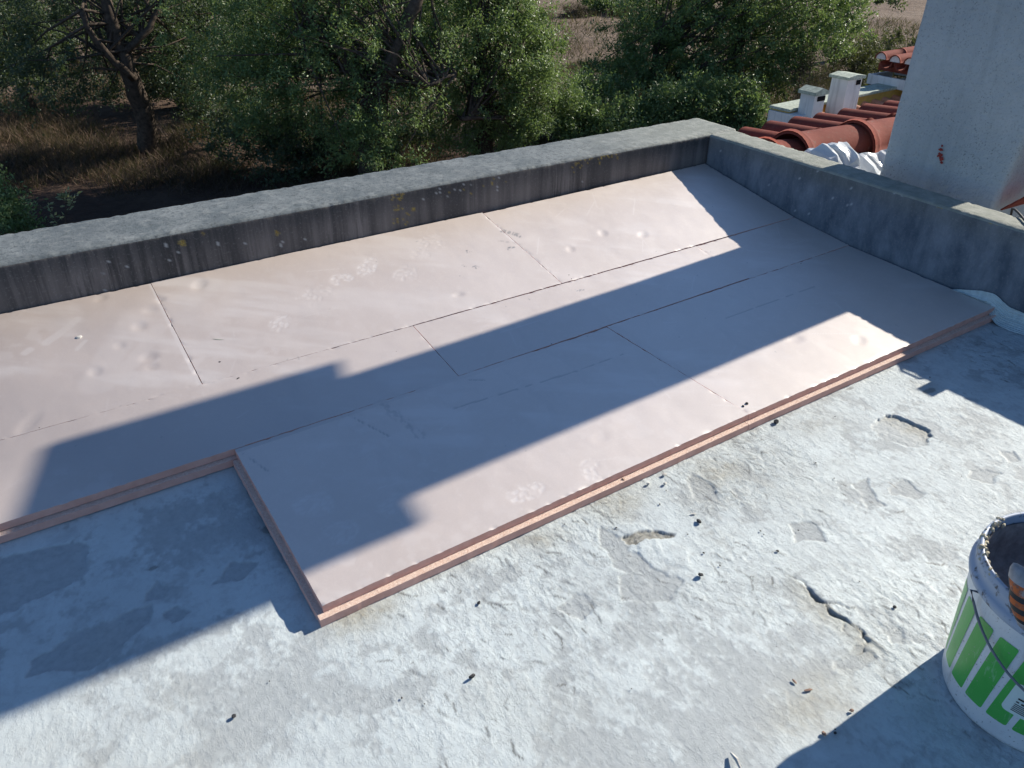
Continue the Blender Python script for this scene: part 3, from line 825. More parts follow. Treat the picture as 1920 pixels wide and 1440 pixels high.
def make_board(k, corners, label):
    P = [np.array(c) for c in corners]
    Lx = np.linalg.norm(P[1] - P[0]); Ly = np.linalg.norm(P[3] - P[0])
    st = .0046
    nu, nv = int(Lx / st) + 1, int(Ly / st) + 1
    u = np.linspace(0, 1, nu)[:, None]; v = np.linspace(0, 1, nv)[None, :]
    bil = lambda q: q[0] * (1 - u) * (1 - v) + q[1] * u * (1 - v) + q[2] * u * v + q[3] * (1 - u) * v
    X = bil([p[0] for p in P]); Y = bil([p[1] for p in P])
    zc = [float(zf(p[0], p[1])) for p in P]
    jit = RS(300 + k).uniform(-.0012, .0012, 4)
    Z0 = bil([z + j for z, j in zip(zc, jit)])
    # edges not perfectly straight
    ex = np.minimum(u, 1 - u) * Lx; ey = np.minimum(v, 1 - v) * Ly
    wob = np.exp(-np.minimum(ex, ey) / .01)
    X = X + wob * .0014 * (fbm(X * 60, Y * 60, 200 + k, 3) - .5); Y = Y + wob * .0014 * (fbm(X * 60, Y * 60, 230 + k, 3) - .5)
    dust_edge_light, sc, dz = board_marks(X, Y, k)
    chip = np.exp(-np.minimum(ex, ey) / .005) * sstep(.55, .8, fbm(X * 45, Y * 45, 260 + k, 3))
    Z = Z0 + dz - .0018 * chip 
    dust_edge_light = np.maximum(dust_edge_light, chip * .35)
    dust_edge_light = np.maximum(dust_edge_light, .95 * (1 - sstep(.0045, .0085, np.abs(X + 2.4655))) * (Y > .3) * (k == 0))  # sunlit joint edge painted as a pale line
    dust_edge_light = np.maximum(dust_edge_light, .6 * (1 - sstep(.004, .009, np.abs(X + 1.213 - (Y < .6) * 9))) * (k == 1))  # partial pale line, painted sunlight on the next joint
    grime_sheen_falloff = np.clip((-1.35 - X) * .36, 0, .52) * (.8 + .9 * (fbm(X * 3, Y * 3, 66, 4) - .5)) * (Y > -.02) + .06 * (X < -1.2)  # left-board grime plus painted left-to-right falloff of the sunlit sheen
    V = [np.stack([X, Y, Z], -1).reshape(-1, 3)]
    F = [grid_faces(nu, nv)]; MI = [np.zeros(len(F[0]), int)]
    # rim of the upper half (rebated board): walls 20 mm deep
    idx = np.arange(nu * nv).reshape(nu, nv)
    rim = np.concatenate([idx[:-1, 0], idx[-1, :-1], idx[::-1, -1][:-1], idx[0, ::-1][:-1]])
    n0 = nu * nv; nr = len(rim)
    low = V[0][rim].copy(); low[:, 2] = Z0.reshape(-1)[rim] - .0195
    V.append(low); V.append(V[0][rim].copy())
    a = np.arange(nr); b = (a + 1) % nr
    F.append(np.stack([n0 + nr + a, n0 + a, n0 + b, n0 + nr + b], 1)); MI.append(np.ones(nr, int))
    nr *= 2
    # lower half, shifted out towards the front and the left: a rebate lip
    sx, sy = -.014, -.0165
    lo = []
    seg = 150
    c4 = [np.array([p[0] + sx, p[1] + sy, z]) for p, z in zip(P, zc)]
    if k in (2, 5, 7): c4[1][0] += .006; c4[2][0] += .006
    ringp = []
    for i in range(4):
        for t in np.linspace(0, 1, seg, endpoint=False):
            ringp.append(c4[i] * (1 - t) + c4[(i + 1) % 4] * t)
    ringp = np.array(ringp); m = len(ringp)
    w = .0022 * (fbm(ringp[:, 0] * 50, ringp[:, 1] * 50, 280 + k, 3) - .5)
    base = n0 + nr
    top = ringp.copy(); top[:, 0] += w; top[:, 1] += w; top[:, 2] -= .0205 + .0008 * vnoise(ringp[:, 0] * 90, ringp[:, 1] * 90, 9)
    # inner ring of the lip
    ctr = ringp.mean(0)
    inn = ringp.copy(); dirv = ctr - ringp; dirv[:, 2] = 0
    inn[:, 0] = np.clip(ringp[:, 0], P[0][0] + .03, P[1][0] - .03); inn[:, 1] = np.clip(ringp[:, 1], min(P[0][1], P[1][1]) + .03, max(P[2][1], P[3][1]) - .03)
    inn[:, 2] -= .0206
    bot = ringp.copy(); bot[:, 0] += w; bot[:, 1] += w; bot[:, 2] -= .0405
    V += [top, inn, bot]
    a = np.arange(m); b = (a + 1) % m
    F.append(np.stack([base + a, base + b, base + m + b, base + m + a], 1)); MI.append(np.full(m, 2))
    F.append(np.stack([base + a, base + 2 * m + a, base + 2 * m + b, base + b], 1)); MI.append(np.ones(m, int))
    V = np.concatenate(V)
    nv_all = len(V)
    pad = nv_all - n0
    F2 = [np.concatenate(F)]
    sm = np.concatenate([np.ones(len(F[0]), bool), np.zeros(sum(len(f) for f in F[1:]), bool)])
    loc = (float(np.mean([p[0] for p in P])), float(np.mean([p[1] for p in P])), float(min(zc)) - .04)
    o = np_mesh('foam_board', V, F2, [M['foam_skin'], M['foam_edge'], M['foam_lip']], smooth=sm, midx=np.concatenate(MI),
                attrs={'dust': ('POINT', np.concatenate([dust_edge_light.ravel(), np.zeros(pad)])), 'scuff': ('POINT', np.concatenate([sc.ravel(), np.zeros(pad)])), 'grime': ('POINT', np.concatenate([grime_sheen_falloff.ravel(), np.zeros(pad)]))}, loc=loc)
    tag(o, label, 'insulation board', 'pink foam insulation boards laid on the roof')
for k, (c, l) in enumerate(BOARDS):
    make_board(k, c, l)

# ------------------------------------------------------------------ white chimney beside the roof
def make_chimney():
    loc = (.70, -.05, -.4)
    t = empty('chimney', loc, 'large white roughcast chimney standing close behind the side parapet, with a red paint splash', 'chimney')
    # shaft with a slight batter at its foot: rings of (z, x0, x1, y0, y1), gridded so the stucco is uneven
    zz = np.concatenate([np.arange(-.4, .485, .03), np.arange(.5, 1.85, .06), [1.846]])
    def ring(z):
        k = float(np.clip((.62 - z) / .5, 0, 1)) ** 1.3
        y0 = -.324 + .046 * k; y1 = .214 + .018 * float(np.clip((.9 - z) / .7, 0, 1))
        x0, x1 = .43, .98
        r = .022
        pts = []
        for (cx, cy, a0) in ((x1 - r, y1 - r, 0), (x0 + r, y1 - r, 90), (x0 + r, y0 + r, 180), (x1 - r, y0 + r, 270)):
            for a in (0, 22, 45, 68, 90):
                q = math.radians(a0 + a); pts.append((cx + r * math.cos(q), cy + r * math.sin(q)))
        out = []
        for i, p in enumerate(pts):
            n = pts[(i + 1) % len(pts)]; m = max(1, int(math.hypot(n[0] - p[0], n[1] - p[1]) / .03))
            for j in range(m): out.append((p[0] + (n[0] - p[0]) * j / m, p[1] + (n[1] - p[1]) * j / m, z))
        return out
    rings = [ring(z) for z in zz]
    n = min(len(r) for r in rings); rings = [r[:n] for r in rings]
    V = np.array(rings)
    ang = np.arctan2(V[..., 1] + .05, V[..., 0] - .70)
    d = (fbm(ang * 14, V[..., 2] * 16, 91, 4) - .5) * .004
    V[..., 0] += np.cos(ang) * d; V[..., 1] += np.sin(ang) * d
    i = np.arange(len(zz) - 1)[:, None]; j = np.arange(n)[None]
    F = np.stack([(i * n + j).ravel(), (i * n + (j + 1) % n).ravel(), ((i + 1) * n + (j + 1) % n).ravel(), ((i + 1) * n + j).ravel()], 1)
    np_mesh('shaft', V.reshape(-1, 3), [F], M['white_stucco'], t, smooth=True, loc=loc)
    bm = bmesh.new()
    box(bm, (.705, -.055, 1.8655), (.74, .73, .035), 0, .006)
    bm_obj('cap', bm, M['white_stucco'], t, loc=loc)
    bm = bmesh.new()
    e = [(x, y, z) for x in (.345, 1.065) for (y, z) in ((-.415, 1.8835), (.305, 1.8835), (.305, 1.890), (-.055, 1.925), (-.415, 1.905))]
    v = [bm.verts.new(p) for p in e]
    bm.faces.new(v[:5]); bm.faces.new(v[5:][::-1])
    for k in range(5): bm.faces.new((v[k], v[(k + 1) % 5], v[5 + (k + 1) % 5], v[5 + k]))
    bm_obj('cap_roof', bm, M['lime_top'], t, loc=loc)
    # dried splash of red paint on the west face
    bm = bmesh.new()
    r_ = RS(4)
    for (y, z, a, b) in ((-.018, .372, .010, .006), (-.022, .352, .013, .009), (-.030, .340, .010, .010), (-.017, .388, .005, .005), (-.034, .325, .007, .006), (-.012, .345, .004, .003)):
        c = bm.verts.new((.4225, y, z)); rim = []
        for k in range(11):
            q = 2 * math.pi * k / 11; w = r_.uniform(.6, 1.25)
            rim.append(bm.verts.new((.4255, y + a * w * math.cos(q), z + b * w * math.sin(q))))
        for k in range(11): bm.faces.new((c, rim[k], rim[(k + 1) % 11]))
    bm_obj('paint_splash', bm, M['red_paint'], t, smooth=True, loc=loc)
make_chimney()

# ------------------------------------------------------------------ clay tile helpers
def barrel(L, r0, r1, th=.014, arc=math.pi, n=14, m=8, bead=0.0):
    """half-round tile lying along +X from 0 to L, crown at +Z; r0 at x=0, r1 at x=L; bead = raised collar at x=0"""
    xs = np.concatenate([[0, .02, .045], np.linspace(.07, L, m)])
    V = []
    for side in (0, 1):
        for x in xs:
            r = r0 + (r1 - r0) * x / L + (bead * max(0.0, 1 - abs(x - .018) / .05) if bead else 0) - side * th
            for k in range(n + 1):
                a = (math.pi - arc) / 2 + arc * k / n
                V.append((x, r * math.cos(a), r * math.sin(a)))
    V = np.array(V); nx = len(xs); ny = n + 1; N = nx * ny
    f = grid_faces(nx, ny)
    F = [f[:, ::-1], f + N]
    e = []
    for i in range(nx - 1):
        for c in (0, ny - 1):
            a, b = i * ny + c, (i + 1) * ny + c
            e.append((a, b, b + N, a + N) if c else (b, a, a + N, b + N))
    for k in range(ny - 1):
        for r_, fl in ((0, 0), (nx - 1, 1)):
            a, b = r_ * ny + k, r_ * ny + k + 1
            e.append((a, b, b + N, a + N) if not fl else (b, a, a + N, b + N))
    return V, [np.concatenate(F + [np.array(e)])]

def tile_proto(name, args, mat, parent):
    V, F = barrel(**args)
    return np_mesh(name, V, F, mat, parent, smooth=True)

def place(proto, parent, loc, d, up=(0, 0, 1), first=False, roll=0.0):
    """copy (or move) a tile so that its +X runs along d"""
    o = proto if first else proto.copy()
    if not first: COL.objects.link(o)
    o.parent = parent
    x = Vector(d).normalized(); z = Vector(up); y = z.cross(x).normalized(); z = x.cross(y)
    m = Matrix((x, y, z)).transposed().to_4x4() @ Matrix.Rotation(roll, 4, 'X')
    m.translation = Vector(loc) - parent.location
    o.matrix_local = m
    return o

def make_coping():
    loc = (1.3, .8, -.6)
    t = empty('tiled_lean_to', loc, 'red clay tiled wall top with a collared ridge, beside the roof corner', 'tiled roof')
    bm = bmesh.new()
    prof = [(.50, -.6), (.50, .10), (.66, .17), (1.02, .10), (1.02, -.6)]
    a = [bm.verts.new((.205, y, z)) for y, z in prof]; b = [bm.verts.new((2.6, y, z)) for y, z in prof]
    bm.faces.new(a); bm.faces.new(b[::-1])
    for k in range(5): bm.faces.new((a[k], a[(k + 1) % 5], b[(k + 1) % 5], b[k]))
    bm_obj('wall', bm, M['white_plaster'], t, loc=loc)
    ridge = tile_proto('ridge_tile', dict(L=.50, r0=.118, r1=.100, arc=math.pi * 1.0, bead=.020), M['clay_tile'], t)
    xs = [-.10, .362, .826, 1.29, 1.755, 2.22]
    rr_ = RS(8)
    for k, x in enumerate(xs[1:]):
        place(ridge, t, (x, .66 + rr_.uniform(-.006, .006), .178 + rr_.uniform(-.004, .004)), (1, rr_.uniform(-.01, .01), 0), first=(k == 0), roll=rr_.uniform(-.03, .03))
    place(ridge, t, (.205, .665, .168), (1, 0, 0)).scale = (.45, 1, 1)
    row = tile_proto('roof_tile', dict(L=.42, r0=.076, r1=.072), M['clay_tile'], t)
    k = 0
    for i in range(10):
        x = .345 + .2 * i
        place(row, t, (x, 1.12 + rr_.uniform(-.012, .012), .143 + rr_.uniform(-.004, .004)), (rr_.uniform(-.02, .02), -1, .09), first=(k == 0), roll=rr_.uniform(-.05, .05)); k += 1
    pan = tile_proto('pan_tile', dict(L=.40, r0=.080, r1=.072), M['clay_tile'], t)
    for i in range(10):
        x = .245 + .2 * i
        o = place(pan, t, (x, 1.10, .160), (0, -1, .07), up=(0, 0, -1), first=(i == 0))
    # south side course, tucked against the chimney and parapet
    for i in range(10):
        x = .30 + .2 * i
        if x > .42 and x < 1.0:
            pass
        place(row, t, (x, .43 + rr_.uniform(-.01, .01), .02), (rr_.uniform(-.02, .02), .52, .24), roll=rr_.uniform(-.05, .05))
make_coping()

def make_tile_offcut():
    V = np.array([(0, 0, 0), (.16, -.02, .0), (.16, -.10, .078), (0, -.085, .078)])
    V = np.concatenate([V, V + np.array([0, .012, .014])])
    F = np.array([(0, 1, 2, 3), (7, 6, 5, 4), (0, 4, 5, 1), (1, 5, 6, 2), (2, 6, 7, 3), (3, 7, 4, 0)])
    loc = (.44, -.316, .205)
    t = empty('roof_tile', loc, 'flat piece of red tile leaning at the foot of the white chimney', 'tile')
    for k in range(3):
        np_mesh('tile_piece', V * np.array([1, .30, .34]) + np.array([-.02, -.0035 - .0275 * k, .004 + .0275 * k]) + np.array(loc), [F[:, ::-1]], M['clay_tile'], t, loc=loc)
make_tile_offcut()

# ------------------------------------------------------------------ crumpled plastic sheet
def make_plastic():
    loc = (.40, .35, .22)
    n, m = 44, 16
    u = np.linspace(0, 1, n)[:, None] + 0 * np.linspace(0, 1, m)[None]; v = np.linspace(0, 1, m)[None] + 0 * u
    def crease(a, b, f, sd):       # ridged noise: soft folds with sharp crests
        q = vnoise(u * f + a * v, v * f * .45 + b, sd)
        return 1 - np.abs(2 * q - 1)
    X = .215 + .60 * u + .030 * (crease(2, .3, 6, 3) - .5); Y = .515 - .25 * v - .05 * u + .045 * (crease(-1.5, 1.3, 7, 4) - .5)
    top = np.interp(u, [0, .06, .12, .30, .36, .42, .50, .56, .62, .9, 1], [.20, .30, .325, .325, .32, .235, .205, .268, .270, .255, .22])
    Z = top - .10 * np.abs(v - .35) ** 1.1 * 2 - .05 * v + .050 * (crease(1.2, .7, 5, 5) - .6) + .014 * (crease(-2.2, 2.7, 11, 6) - .5)
    o = np_mesh('plastic_sheet', np.stack([X, Y, Z], -1).reshape(-1, 3), [grid_faces(n, m)], M['plastic_film'], smooth=False, loc=loc)
    so = o.modifiers.new('thickness', 'SOLIDIFY'); so.thickness = .0015
    tag(o, 'crumpled translucent white plastic sheet stuffed between parapet and chimney', 'plastic sheet')
make_plastic()

# ------------------------------------------------------------------ houses to the right
def chimney_small(name_loc, w, d, z0, z1, label, gable, slot):
    x, y = name_loc
    loc = (x, y, z0)
    t = empty('chimney', loc, label, 'chimney')
    bm = bmesh.new(); box(bm, (x, y, (z0 + z1) / 2), (w, d, z1 - z0), 0, .006, .97); bm_obj('shaft', bm, M['white_plaster'], t, loc=loc)
    bm = bmesh.new()
    ov = .022
    if gable:
        pr = [(-w / 2 - ov, 0), (w / 2 + ov, 0), (w / 2 + ov, .035), (0, .075), (-w / 2 - ov, .035)]
    else:
        pr = [(-w / 2 - ov, 0), (w / 2 + ov, 0), (w / 2 + ov, .03), (0, .05), (-w / 2 - ov, .03)]
    a = [bm.verts.new((x + p, y - d / 2 - ov, z1 + .001 + q)) for p, q in pr]; b = [bm.verts.new((x + p, y + d / 2 + ov, z1 + .001 + q)) for p, q in pr]
    bm.faces.new(a); bm.faces.new(b[::-1])
    for k in range(5): bm.faces.new((a[k], b[k], b[(k + 1) % 5], a[(k + 1) % 5]))
    bm_obj('cap', bm, M['lime_top'], t, loc=loc)
    bm = bmesh.new()
    sx, sw, sh = slot
    box(bm, (x + sx, y - d / 2 + .004, z1 - .015 - sh / 2), (sw, .02, sh)); bm_obj('vent_slot', bm, M['dark_void'], t, loc=loc)

def make_houses():
    loc = (8, 3.0, GZ)
    t = empty('house', loc, 'low tiled house with a yellow banded parapet and two white chimneys', 'house')
    bm = bmesh.new(); box(bm, (8.5, 2.6, (GZ - 1.09) / 2), (7.0, 3.7, -GZ - 1.09)); bm_obj('wall', bm, M['white_plaster'], t, loc=loc)
    # roof deck sloping from the band down towards the south
    bm = bmesh.new()
    pr = [(4.36, -1.0), (.72, -1.72), (.72, -1.80), (4.36, -1.16)]
    a = [bm.verts.new((5.02, y, z)) for y, z in pr]; b = [bm.verts.new((11.9, y, z)) for y, z in pr]
    bm.faces.new(a); bm.faces.new(b[::-1])
    for k in range(4): bm.faces.new((a[k], a[(k + 1) % 4], b[(k + 1) % 4], b[k]))
    bm_obj('roof', bm, M['weathered_tile'], t, loc=loc)
    # parapet with yellow face and lichened top, interrupted by the chimneys
    bm = bmesh.new(); box(bm, (8.5, 4.50, -.975), (7.1, .22, .27)); bm_obj('band', bm, M['yellow_paint'], t, loc=loc)
    bm = bmesh.new(); box(bm, (8.5, 4.505, -.8225), (7.14, .28, .032), 0, .006); bm_obj('coping', bm, M['lime_top'], t, loc=loc)
    bm = bmesh.new(); box(bm, (5.05, 4.42, -1.93), (.28, .42, 2.15)); bm_obj('end_pier', bm, M['white_plaster'], t, loc=loc)
    rr_ = RS(12)
    cov = tile_proto('roof_tile', dict(L=.46, r0=.092, r1=.075, n=8, m=3), M['weathered_tile'], t)
    dirn = Vector((0, -3.64, -.72)).normalized()
    k = 0
    for i in range(30):
        x = 5.11 + .225 * i
        for c in range(5):
            y = 4.34 - .40 * (4 - c); 
            st_ = Vector((x + rr_.uniform(-.01, .01), y - .40 + .02, 0)); st_.z = -1.0 + (st_.y - 4.36) * (.72 / 3.64) + .012
            place(cov, t, st_, (rr_.uniform(-.02, .02), 3.64, .72), first=(k == 0), roll=rr_.uniform(-.06, .06)); k += 1
    chimney_small((5.14, 4.24), .185, .20, -1.06, -.635, 'smaller white chimney with a dark vent slot under its gabled cap', True, (.02, .125, .05))
    chimney_small((5.70, 4.25), .26, .23, -1.08, -.52, 'taller plain white chimney right of the slotted one, below the white gutter', False, (.06, .07, .05))
    q = math.radians(4.0); px_, py_ = 5.1, 4.36
    t.location = (px_ + (loc[0] - px_) * math.cos(q) - (loc[1] - py_) * math.sin(q), py_ + (loc[0] - px_) * math.sin(q) + (loc[1] - py_) * math.cos(q), loc[2])
    t.rotation_euler = (0, 0, q)
    # larger house further east: eave tiles over a white box gutter
    loc = (10, 1.5, GZ)
    t = empty('house', loc, 'taller house with clay eave tiles above a white box gutter', 'house')
    bm = bmesh.new(); box(bm, (10.9, .2, (GZ - .70) / 2), (6.36, 8.9, -GZ - .70)); bm_obj('wall', bm, M['white_plaster'], t, loc=loc)
    bm = bmesh.new(); box(bm, (7.69, 2.4, -.88), (.03, 4.4, .40)); bm_obj('window', bm, M['window_glass'], t, loc=loc)  # dark pane along the wall below the gutter
    g = bmesh.new()
    box(g, (7.12, 2.5, -.775), (.035, 4.9, .12)); box(g, (7.60, 2.5, -.735), (.035, 4.8, .05)); box(g, (7.36, 4.93, -.775), (.445, .03, .11)); box(g, (7.36, 2.5, -.835), (.445, 4.82, .02))
    box(g, (7.42, 4.55, -.76), (.33, .02, .05))
    bm_obj('gutter', g, M['white_plaster'], t, loc=loc)
    bm = bmesh.new()
    pr = [(7.28, -.60), (12.0, -.48), (12.0, -.58), (7.28, -.68)]
    a = [bm.verts.new((x, -3.6, z)) for x, z in pr]; b = [bm.verts.new((x, 4.95, z)) for x, z in pr]
    bm.faces.new(a); bm.faces.new(b[::-1])
    for k in range(4): bm.faces.new((a[k], a[(k + 1) % 4], b[(k + 1) % 4], b[k]))
    bm_obj('roof', bm, M['clay_tile'], t, loc=loc)
    cov = tile_proto('roof_tile', dict(L=.50, r0=.088, r1=.078, n=10, m=3), M['clay_tile'], t)
    bmm = bmesh.new()
    c0 = bmm.verts.new((.012, 0, 0)); rim = [bmm.verts.new((.012, .074 * math.cos(q), .074 * math.sin(q))) for q in np.linspace(0, math.pi, 11)]
    for k in range(10): bmm.faces.new((c0, rim[k], rim[k + 1]))
    plug = bm_obj('mortar_plug', bmm, M['tile_mortar'], t)
    k = 0
    pan = tile_proto('pan_tile', dict(L=.50, r0=.088, r1=.078, n=10, m=3), M['clay_tile'], t)
    for i in range(18):
        y = 4.82 - .205 * i
        jz = rr_.uniform(-.006, .006)
        for c in range(2):
            st_ = (7.10 + .42 * c, y + rr_.uniform(-.008, .008), -.525 + .012 * c + jz)
            place(cov, t, st_, (1, rr_.uniform(-.01, .01), .03), first=(k == 0), roll=rr_.uniform(-.05, .05))
            if c == 0: place(plug, t, st_, (1, 0, .03), first=(k == 0))
            k += 1
        place(pan, t, (7.08, y - .10, -.535), (1, 0, .03), up=(0, 0, -1), first=(i == 0))
make_houses()

# ------------------------------------------------------------------ stair tower behind the pail (its shadow crosses the foreground)
def make_tower():
    loc = (1.2, -2.6, -.4)
    t = empty('stair_tower', loc, 'plain white rendered stair block rising beside the roof edge', 'building')
    bm = bmesh.new(); box(bm, (1.15, -2.65, 2.0), (1.6, 2.56, 4.8), 0, .008); bm_obj('wall', bm, M['white_stucco'], t, loc=loc)
    bm = bmesh.new(); box(bm, (1.15, -2.66, 4.47), (1.68, 2.62, .12), 0, .01); bm_obj('roof', bm, M['lime_top'], t, loc=loc)
make_tower()

# ------------------------------------------------------------------ trees and shrubs
def leaves(blobs, n, ln, seed, floor=GZ + .03, clump=.15, per=75, shape=.42):
    r = RS(seed)
    B = np.array(blobs, float)          # x, y, z, r, rz
    w = B[:, 3] ** 1.5 * B[:, 4] ** .5; w /= w.sum()
    nc = max(8, n // per)
    bi = r.choice(len(B), nc, p=w)
    d = r.normal(size=(nc, 3)); d /= np.linalg.norm(d, axis=1)[:, None]
    rad = r.uniform(.30, 1.0, nc) ** .55
    lump = .80 + .5 * (vnoise(d[:, 0] * 3 + bi * 7.1, d[:, 1] * 3 + d[:, 2] * 4, seed) - .4)
    cl = B[bi, :3] + d * (rad * lump)[:, None] * np.stack([B[bi, 3], B[bi, 3], B[bi, 4]], 1)
    cs = clump * r.uniform(.5, 1.6, nc)
    ci = r.randint(0, nc, n)
    # a clump is a spray: leaves strung along a short twig direction
    tw = d + r.normal(size=(nc, 3)) * .8; tw[:, 2] += .15; tw /= np.linalg.norm(tw, axis=1)[:, None]
    p = cl[ci] + tw[ci] * (r.uniform(-1, 1.4, n) * cs[ci])[:, None] + r.normal(size=(n, 3)) * (cs[ci] * .42)[:, None]
    p[:, 2] = np.maximum(p[:, 2], floor + .1 * r.rand(n))
    t = tw[ci] * .6 + r.normal(size=(n, 3)) * .7; t /= np.linalg.norm(t, axis=1)[:, None]
    nn = r.normal(size=(n, 3)) * .75 + np.array([0.05, -.1, .75]); b = np.cross(nn, t); b /= np.linalg.norm(b, axis=1)[:, None] + 1e-9
    nn = np.cross(t, b)
    L = ln * r.uniform(.6, 1.35, n)[:, None]; W = L * shape
    V = np.stack([p - t * L * .5, p + b * W * .5 + nn * L * .06, p + t * L * .5, p - b * W * .5 + nn * L * .06], 1).reshape(-1, 3)
    F = np.arange(n * 4).reshape(-1, 4)
    base = r.beta(2, 2.6, nc)[ci]
    tint = np.clip(base * .75 + .4 * r.rand(n) - .05, 0, 1)
    return V, F, tint, cl

def branches(bm, trunk_pts, cl, r, k, r0=.03):
    tp = [Vector(p) for p in trunk_pts]
    for i in r.choice(len(cl), min(k, len(cl)), replace=False):
        c = Vector(cl[i])
        a = tp[r.randint(max(1, len(tp) // 2), len(tp))]
        mid = a.lerp(c, .5) + Vector((r.uniform(-.2, .2), r.uniform(-.2, .2), r.uniform(-.1, .25)))
        tube(bm, [a, mid, c], [r0, r0 * .6, r0 * .22], 5, False)

def tree(name, label, cat, blobs, trunks, n, ln, mat, seed, group=None, twigs=40, base=None, **kw):
    b0 = np.array(blobs, float)
    if base is None:
        base = trunks[0][0][0] if trunks else (float(b0[:, 0].mean()), float(b0[:, 1].mean()), GZ)
    base = tuple(float(q) for q in base[:3])
    t = empty(name, base, label, cat, group)
    V, F, tint, cl = leaves(blobs, n, ln, seed, **kw)
    o = np_mesh('crown', V, [F], M[mat], t, attrs={'tint': ('FACE', tint)}, loc=base)
    o['kind'] = 'stuff'
    r = RS(seed + 50)
    bm = bmesh.new()
    if trunks:
        allp = []
        for pts, rad in trunks:
            # a bit of waviness in every trunk
            q = []
            for i in range(len(pts) - 1):
                for s in (0, .33, .66):
                    q.append(tuple(np.array(pts[i]) * (1 - s) + np.array(pts[i + 1]) * s + r.normal(size=3) * np.array([.03, .03, .0]) * (i + s > 0)))
            q.append(pts[-1])
            rd = np.interp(np.linspace(0, 1, len(q)), np.linspace(0, 1, len(rad)), rad) * r.uniform(.92, 1.08, len(q))
            tube(bm, q, list(rd), 10)
            allp += q
        branches(bm, allp, cl, r, twigs)
    else:
        for k in range(5):
            c = Vector(cl[r.randint(len(cl))])
            tube(bm, [Vector(base) + Vector((r.uniform(-.1, .1), r.uniform(-.1, .1), -.05)), Vector(base).lerp(c, .6), c], [.022, .014, .005], 5, False)
        branches(bm, [base, tuple(Vector(base) + Vector((0, 0, .25)))], cl, r, twigs, .012)
    bm_obj('trunk' if trunks else 'stem', bm, M['bark'], t, smooth=True, loc=base)
    return t

